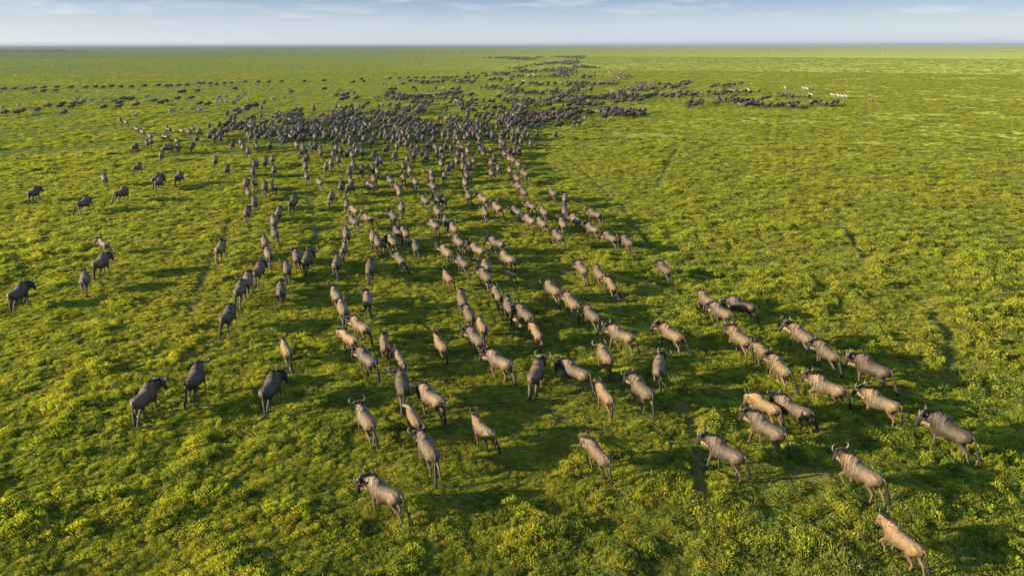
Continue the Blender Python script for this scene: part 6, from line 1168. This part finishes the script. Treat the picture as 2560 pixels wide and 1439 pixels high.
# ------------------------------------------------------------ the rest of the herd, past counting
def merged_herd(name, items, protos, mat, label, mul=1.0):
    data = []
    for p in protos:
        me = p.data
        v = np.empty(len(me.vertices) * 3); me.vertices.foreach_get('co', v); v = v.reshape(-1, 3)
        me.calc_loop_triangles()
        t = np.empty(len(me.loop_triangles) * 3, np.int32); me.loop_triangles.foreach_get('vertices', t)
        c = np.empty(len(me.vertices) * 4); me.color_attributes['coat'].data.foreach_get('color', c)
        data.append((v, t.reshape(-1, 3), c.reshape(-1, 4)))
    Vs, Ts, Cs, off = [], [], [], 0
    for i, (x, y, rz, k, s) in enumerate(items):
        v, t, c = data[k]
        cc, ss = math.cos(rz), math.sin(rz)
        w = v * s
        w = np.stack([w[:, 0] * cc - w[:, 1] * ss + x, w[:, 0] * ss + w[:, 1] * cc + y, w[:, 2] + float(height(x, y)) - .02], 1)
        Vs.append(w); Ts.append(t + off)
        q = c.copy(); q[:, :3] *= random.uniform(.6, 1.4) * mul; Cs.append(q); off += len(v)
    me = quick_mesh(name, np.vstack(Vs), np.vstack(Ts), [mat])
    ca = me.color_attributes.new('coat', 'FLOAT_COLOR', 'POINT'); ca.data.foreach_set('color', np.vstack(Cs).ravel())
    me.shade_smooth()
    o = bpy.data.objects.new(name, me); COL.objects.link(o)
    tag(o, label, kind='stuff')
    return o
far_protos = [make_single(wildebeest(POSES[0], 'a', .045, 330, 1)), make_single(wildebeest(POSES[1], 'b', .045, 330, 1)), make_single(wildebeest(GRAZE, 'b', .045, 330, 1)),
              make_single(wildebeest(POSES[4], 't', .045, 330, 1))]
items = []
for i, (x, y, rz) in enumerate(FAR_HERD):
    side = abs(rz) > .8
    k = random.choice((2, 2, 1, 0)) if side else random.choice((0, 0, 1, 3, 0, 2))
    items.append((x, y, rz + random.uniform(-.15, .15), k, random.uniform(1.0, 1.13)))
merged_herd('distant_herd', items, far_protos, M_HIDE, 'dense mass of wildebeest filling the middle distance of the plain')
for x, y, *_ in FAR_HERD: occupied.append((x, y))
hz_protos = [make_single(wildebeest(GRAZE, 'b', .06, 130, 1)), make_single(wildebeest(POSES[0], 'a', .06, 130, 1)), make_single(zebra(ZP[0], .06, 160), 'zebra', M_ZEBRA)]
hz = []
for i in range(2200):           # dense mass far out on one side of the plain
    D = random.uniform(1480, 2150); t = random.random(); k = -.70 + .140 * t
    if t > .8 and random.random() < .7: k = -.70 + .10 * random.random()
    hz.append((k * D, D, random.uniform(-1.8, -1.2), 0 if random.random() < .8 else 1, 1.05))
for i in range(620):            # long thin line crossing the rest of it
    t = random.random(); k = -.165 + .90 * t; D = (1450 if t < .16 else 1700 - 250 * max(0, t - .6)) + random.gauss(0, 30 if t > .16 else 110)
    hz.append((k * D, D, random.uniform(-1.8, 1.8), 2 if random.random() < .55 else 0, 1.05))
merged_herd('horizon_herd', hz, hz_protos, M_HIDE, 'thin dark and pale lines of animals just below the horizon', .5)

# ------------------------------------------------------------ ground cover
def leaf_mesh(name, n, Rr, H, L, Wd, mode, mats, seed):
    r = np.random.default_rng(seed)
    V, Q = [], []
    for i in range(n):
        rad = Rr * math.sqrt(r.random()); a = r.random() * 2 * math.pi
        bx, by = rad * math.cos(a), rad * math.sin(a)
        dome = math.sqrt(max(0.0, 1 - (rad / Rr) ** 2))
        if mode == 'forb':
            bz = H * (.15 + .85 * dome) * (.45 + .55 * r.random())
            d = np.array([math.cos(a) * .45 + r.normal() * .45, math.sin(a) * .45 + r.normal() * .45, .35 + .8 * r.random()])
        elif mode == 'grass':
            bz = 0
            d = np.array([math.cos(a) * .25 + r.normal() * .25, math.sin(a) * .25 + r.normal() * .25, 1.0])
        elif mode == 'tall':
            k = i % 7; aa = k * 2.4; bx, by = .6 * Rr * math.cos(aa) * (k / 7), .6 * Rr * math.sin(aa) * (k / 7)
            bz = H * (.2 + .8 * r.random()) * (.6 + .4 * ((k * 37) % 7) / 7)
            a2 = r.random() * 6.28; d = np.array([math.cos(a2), math.sin(a2), .5 + .5 * r.random()])
        else:
            bz = H * r.random()
            d = np.array([r.normal(), r.normal(), .35 + .4 * r.random()])
        d /= np.linalg.norm(d)
        s = np.cross(d, [r.normal(), r.normal(), .5]); s /= np.linalg.norm(s) + 1e-6
        l = L * (.6 + .8 * r.random()) * (dome * .5 + .6 if mode == 'grass' else 1); w = Wd * (.7 + .6 * r.random())
        b = np.array([bx, by, bz]); up = np.cross(s, d)
        k0 = len(V)
        if mode == 'grass':
            V += [b - s * w * .5, b + s * w * .5, b + d * l * .6 + s * w * .35 + up * 0, b + d * l + np.array([d[0], d[1], -.35]) * l * .25]
        else:
            V += [b, b + d * l * .5 + s * w * .5 + up * w * .15, b + d * l, b + d * l * .5 - s * w * .5 + up * w * .15]
        Q.append([k0, k0 + 1, k0 + 2, k0 + 3])
    me = quick_mesh(name, np.array(V), np.array(Q), mats)
    at = me.attributes.new('leaf', 'FLOAT', 'POINT'); at.data.foreach_set('value', np.repeat(r.random(n), 4).astype(np.float32)[:len(V)])
    return bpy.data.objects.new(name, me)
KIT = bpy.data.collections.new('ground_cover_kit')
kit = [leaf_mesh('a0', 150, .38, .44, .125, .062, 'forb', [M_LEAF], 1),
       leaf_mesh('a1', 170, .44, .34, .105, .050, 'forb', [M_SAGE], 2),
       leaf_mesh('a2', 110, .34, .0, .40, .024, 'grass', [M_GRASS], 3),
       leaf_mesh('a3', 110, .50, .10, .13, .06, 'mat', [M_GRASS], 4),
       leaf_mesh('a4', 110, .30, .62, .16, .05, 'tall', [M_LEAF], 5),
       leaf_mesh('a5', 70, .25, .0, .30, .008, 'grass', [M_DRY], 6),
       leaf_mesh('a6', 160, .46, .32, .115, .060, 'forb', [M_GRASS], 7)]
for k in kit: KIT.objects.link(k)
_o = list(occupied)
for x, y, rz, sz, kind, label in WILDEBEEST:          # the beaten way each animal has just walked
    for q in (1.4, 2.8, 4.2): _o.append((x + math.sin(rz) * q, y - math.cos(rz) * q))
occ = np.array(_o)
def near_animals(x, y):
    """1 close to a walking animal (trampled, grazed cover), 0 in the open"""
    cell = {}
    out = np.zeros(len(x))
    key = np.floor(occ / 2.0).astype(int)
    for i, (a, b) in enumerate(key): cell.setdefault((a, b), []).append(i)
    gx = np.floor(x / 2.0).astype(int); gy = np.floor(y / 2.0).astype(int)
    for i in range(len(x)):
        m = 9.0
        for dx in (-1, 0, 1):
            for dy in (-1, 0, 1):
                for j in cell.get((gx[i] + dx, gy[i] + dy), ()):
                    q = (occ[j, 0] - x[i]) ** 2 + (occ[j, 1] - y[i]) ** 2
                    if q < m: m = q
        out[i] = math.exp(-m / .8)
    return out
def trail_mask(x, y):
    m = np.zeros(len(x))
    for tr in TRAILS:
        for (x0, y0), (x1, y1) in zip(tr[:-1], tr[1:]):
            dx, dy = x1 - x0, y1 - y0; t = np.clip(((x - x0) * dx + (y - y0) * dy) / (dx * dx + dy * dy), 0, 1)
            d = np.hypot(x - x0 - t * dx + .5 * (vnoise(x, y, 3, 2) - .5), y - y0 - t * dy)
            m = np.maximum(m, np.exp(-(d / .38) ** 2))
    return m
def wear_ground():
    me = bpy.data.objects['ground'].data
    co = np.empty(len(me.vertices) * 3); me.vertices.foreach_get('co', co); co = co.reshape(-1, 3)
    w = np.zeros(len(co)); d = np.hypot(co[:, 0], co[:, 1])
    sel = np.where((d < 110) & (d > 12) & (co[:, 1] > 0) & (abs(co[:, 0]) < co[:, 1] * .95))[0]
    w[sel] = np.clip(.50 * near_animals(co[sel, 0], co[sel, 1]) + .95 * trail_mask(co[sel, 0], co[sel, 1]), 0, 1)
    for px_, py_, r_ in SOIL: w = np.maximum(w, np.exp(-((co[:, 0] - px_) ** 2 / (r_ * 1.6) ** 2 + (co[:, 1] - py_) ** 2 / r_ ** 2)))
    at = me.attributes.new('worn', 'FLOAT', 'POINT'); at.data.foreach_set('value', w.astype(np.float32))
wear_ground()
def scatter():
    P, S, I, Rz = [], [], [], []
    for D0, D1, dens, sc, half in ((12, 38, 42, .50, 50), (38, 70, 20, .60, 44), (70, 130, 8.5, .80, 41), (130, 250, 3.4, 1.15, 39.5), (250, 480, 1.0, 1.6, 39), (480, 1000, .13, 2.2, 39)):
        A = R(half) * (D1 ** 2 - D0 ** 2); n = int(A * dens)
        d = np.sqrt(rng.random(n) * (D1 ** 2 - D0 ** 2) + D0 ** 2); a = (rng.random(n) * 2 - 1) * R(half)
        x, y = d * np.sin(a), d * np.cos(a)
        lu = lush(x, y)
        keep = rng.random(n) < .52 + .48 * lu
        x, y, lu = x[keep], y[keep], lu[keep]; n = len(x)
        tm = near_animals(x, y) if D0 < 250 else np.zeros(n)
        tr = trail_mask(x, y)
        for px_, py_, r_ in SOIL: tr = np.maximum(tr, np.exp(-((x - px_) ** 2 / (r_ * 1.6) ** 2 + (y - py_) ** 2 / r_ ** 2)))
        s = sc * (.45 + .75 * lu) * (.75 + .5 * rng.random(n)) * (1 - .30 * tm) * (1 - .75 * tr)
        hz = .42 + .85 * lu * vnoise(x, y, 1.1, 0) + .38 * rng.random(n)
        hz = hz * (1 - .18 * tm)
        if D0 >= 70: hz = hz * {70: .68, 130: .45, 250: .32, 480: .22}[D0]
        u = rng.random(n)
        kind_n = vnoise(x, y, 6.0, 3) * .35 + vnoise(x, y, 1.3, 6) * .3 + rng.random(n) * .35
        idx = np.where(kind_n > .56, np.where(u < .62, 0, np.where(u < .75, 4, np.where(u < .86, 2, 6))),
              np.where(kind_n > .44, np.where(u < .34, 2, np.where(u < .62, 6, np.where(u < .8, 0, np.where(u < .86, 5, 3)))),
                       np.where(u < .38, 1, np.where(u < .62, 6, np.where(u < .82, 2, np.where(u < .86, 5, 3))))))
        idx = np.where((lu < .25) & (rng.random(n) < .6), 3, idx)
        idx = np.where(((tm > .35) & (rng.random(n) < .25)) | (tr > .5), 3, idx)
        if D0 > 100: idx = np.where((idx == 2) | (idx == 5) | (idx == 4), 0, idx)
        P.append(np.stack([x, y, height(x, y) - .01], 1)); S.append(np.stack([s, s, s * hz], 1)); I.append(idx); Rz.append(rng.random(n) * 6.283)
    # fine low growth filling the open places between the clumps
    for D0, D1, dens, sc, half in ((12, 32, 60, .30, 50), (32, 60, 26, .42, 44), (60, 115, 10, .62, 41)):
        n = int(R(half) * (D1 ** 2 - D0 ** 2) * dens)
        d = np.sqrt(rng.random(n) * (D1 ** 2 - D0 ** 2) + D0 ** 2); a = (rng.random(n) * 2 - 1) * R(half)
        x, y = d * np.sin(a), d * np.cos(a)
        keep = rng.random(n) < 1.05 - .9 * lush(x, y)
        x, y = x[keep], y[keep]
        tr = trail_mask(x, y)
        for px_, py_, r_ in SOIL: tr = np.maximum(tr, np.exp(-((x - px_) ** 2 / (r_ * 1.6) ** 2 + (y - py_) ** 2 / r_ ** 2)))
        keep = rng.random(len(x)) > tr * .9; x, y = x[keep], y[keep]; n = len(x)
        s = sc * (.6 + .7 * rng.random(n)); u = rng.random(n)
        P.append(np.stack([x, y, height(x, y) + .005], 1)); S.append(np.stack([s, s, s * (.35 + .4 * rng.random(n))], 1))
        I.append(np.where(u < .35, 6, np.where(u < .6, 2, np.where(u < .85, 0, 1)))); Rz.append(rng.random(n) * 6.283)
    P = np.vstack(P); S = np.vstack(S); I = np.concatenate(I).astype(np.int32); Rz = np.concatenate(Rz)
    print('ground cover clumps', len(P))
    me = bpy.data.meshes.new('ground_cover'); me.vertices.add(len(P)); me.vertices.foreach_set('co', P.astype(np.float32).ravel())
    at = me.attributes.new('csize', 'FLOAT_VECTOR', 'POINT'); at.data.foreach_set('vector', S.astype(np.float32).ravel())
    at = me.attributes.new('crot', 'FLOAT_VECTOR', 'POINT')
    rv = np.zeros((len(P), 3), np.float32); rv[:, 2] = Rz; at.data.foreach_set('vector', rv.ravel())
    at = me.attributes.new('cidx', 'INT', 'POINT'); at.data.foreach_set('value', I)
    o = bpy.data.objects.new('ground_cover', me); COL.objects.link(o)
    tag(o, 'low leafy herbs and short grass covering the whole plain', kind='stuff')
    ng = bpy.data.node_groups.new('ground_cover', 'GeometryNodeTree')
    ng.interface.new_socket('Geometry', in_out='INPUT', socket_type='NodeSocketGeometry')
    ng.interface.new_socket('Geometry', in_out='OUTPUT', socket_type='NodeSocketGeometry')
    gi = ng.nodes.new('NodeGroupInput'); go = ng.nodes.new('NodeGroupOutput')
    ci = ng.nodes.new('GeometryNodeCollectionInfo'); ci.inputs['Collection'].default_value = KIT
    ci.inputs['Separate Children'].default_value = True; ci.inputs['Reset Children'].default_value = True
    ip = ng.nodes.new('GeometryNodeInstanceOnPoints'); ip.inputs['Pick Instance'].default_value = True
    def attr(nm, dt):
        n = ng.nodes.new('GeometryNodeInputNamedAttribute'); n.data_type = dt; n.inputs['Name'].default_value = nm
        return n.outputs['Attribute']
    L = ng.links
    L.new(gi.outputs[0], ip.inputs['Points']); L.new(ci.outputs[0], ip.inputs['Instance'])
    L.new(attr('cidx', 'INT'), ip.inputs['Instance Index'])
    e2r = ng.nodes.new('FunctionNodeEulerToRotation'); L.new(attr('crot', 'FLOAT_VECTOR'), e2r.inputs[0]); L.new(e2r.outputs[0], ip.inputs['Rotation'])
    L.new(attr('csize', 'FLOAT_VECTOR'), ip.inputs['Scale'])
    L.new(ip.outputs[0], go.inputs[0])
    md = o.modifiers.new('scatter', 'NODES'); md.node_group = ng
scatter()

# ------------------------------------------------------------ haze
def haze():
    m, nd, lk, out = new_mat('haze_air')
    pv = nd.new('ShaderNodeVolumePrincipled')
    pv.inputs['Color'].default_value = (.42, .48, .57, 1); pv.inputs['Density'].default_value = 0.00008
    pv.inputs['Anisotropy'].default_value = .2
    lk.new(pv.outputs[0], out.inputs['Volume'])
    bm = bmesh.new(); bmesh.ops.create_cube(bm, size=1)
    for v in bm.verts: v.co = Vector((v.co.x * 96000, v.co.y * 96000, -1.5 if v.co.z < 0 else 62.0))
    me = bpy.data.meshes.new('haze'); bm.to_mesh(me); bm.free(); me.materials.append(m)
    o = bpy.data.objects.new('haze', me); COL.objects.link(o); tag(o, kind='stuff')
HAZE = True
if HAZE: haze()
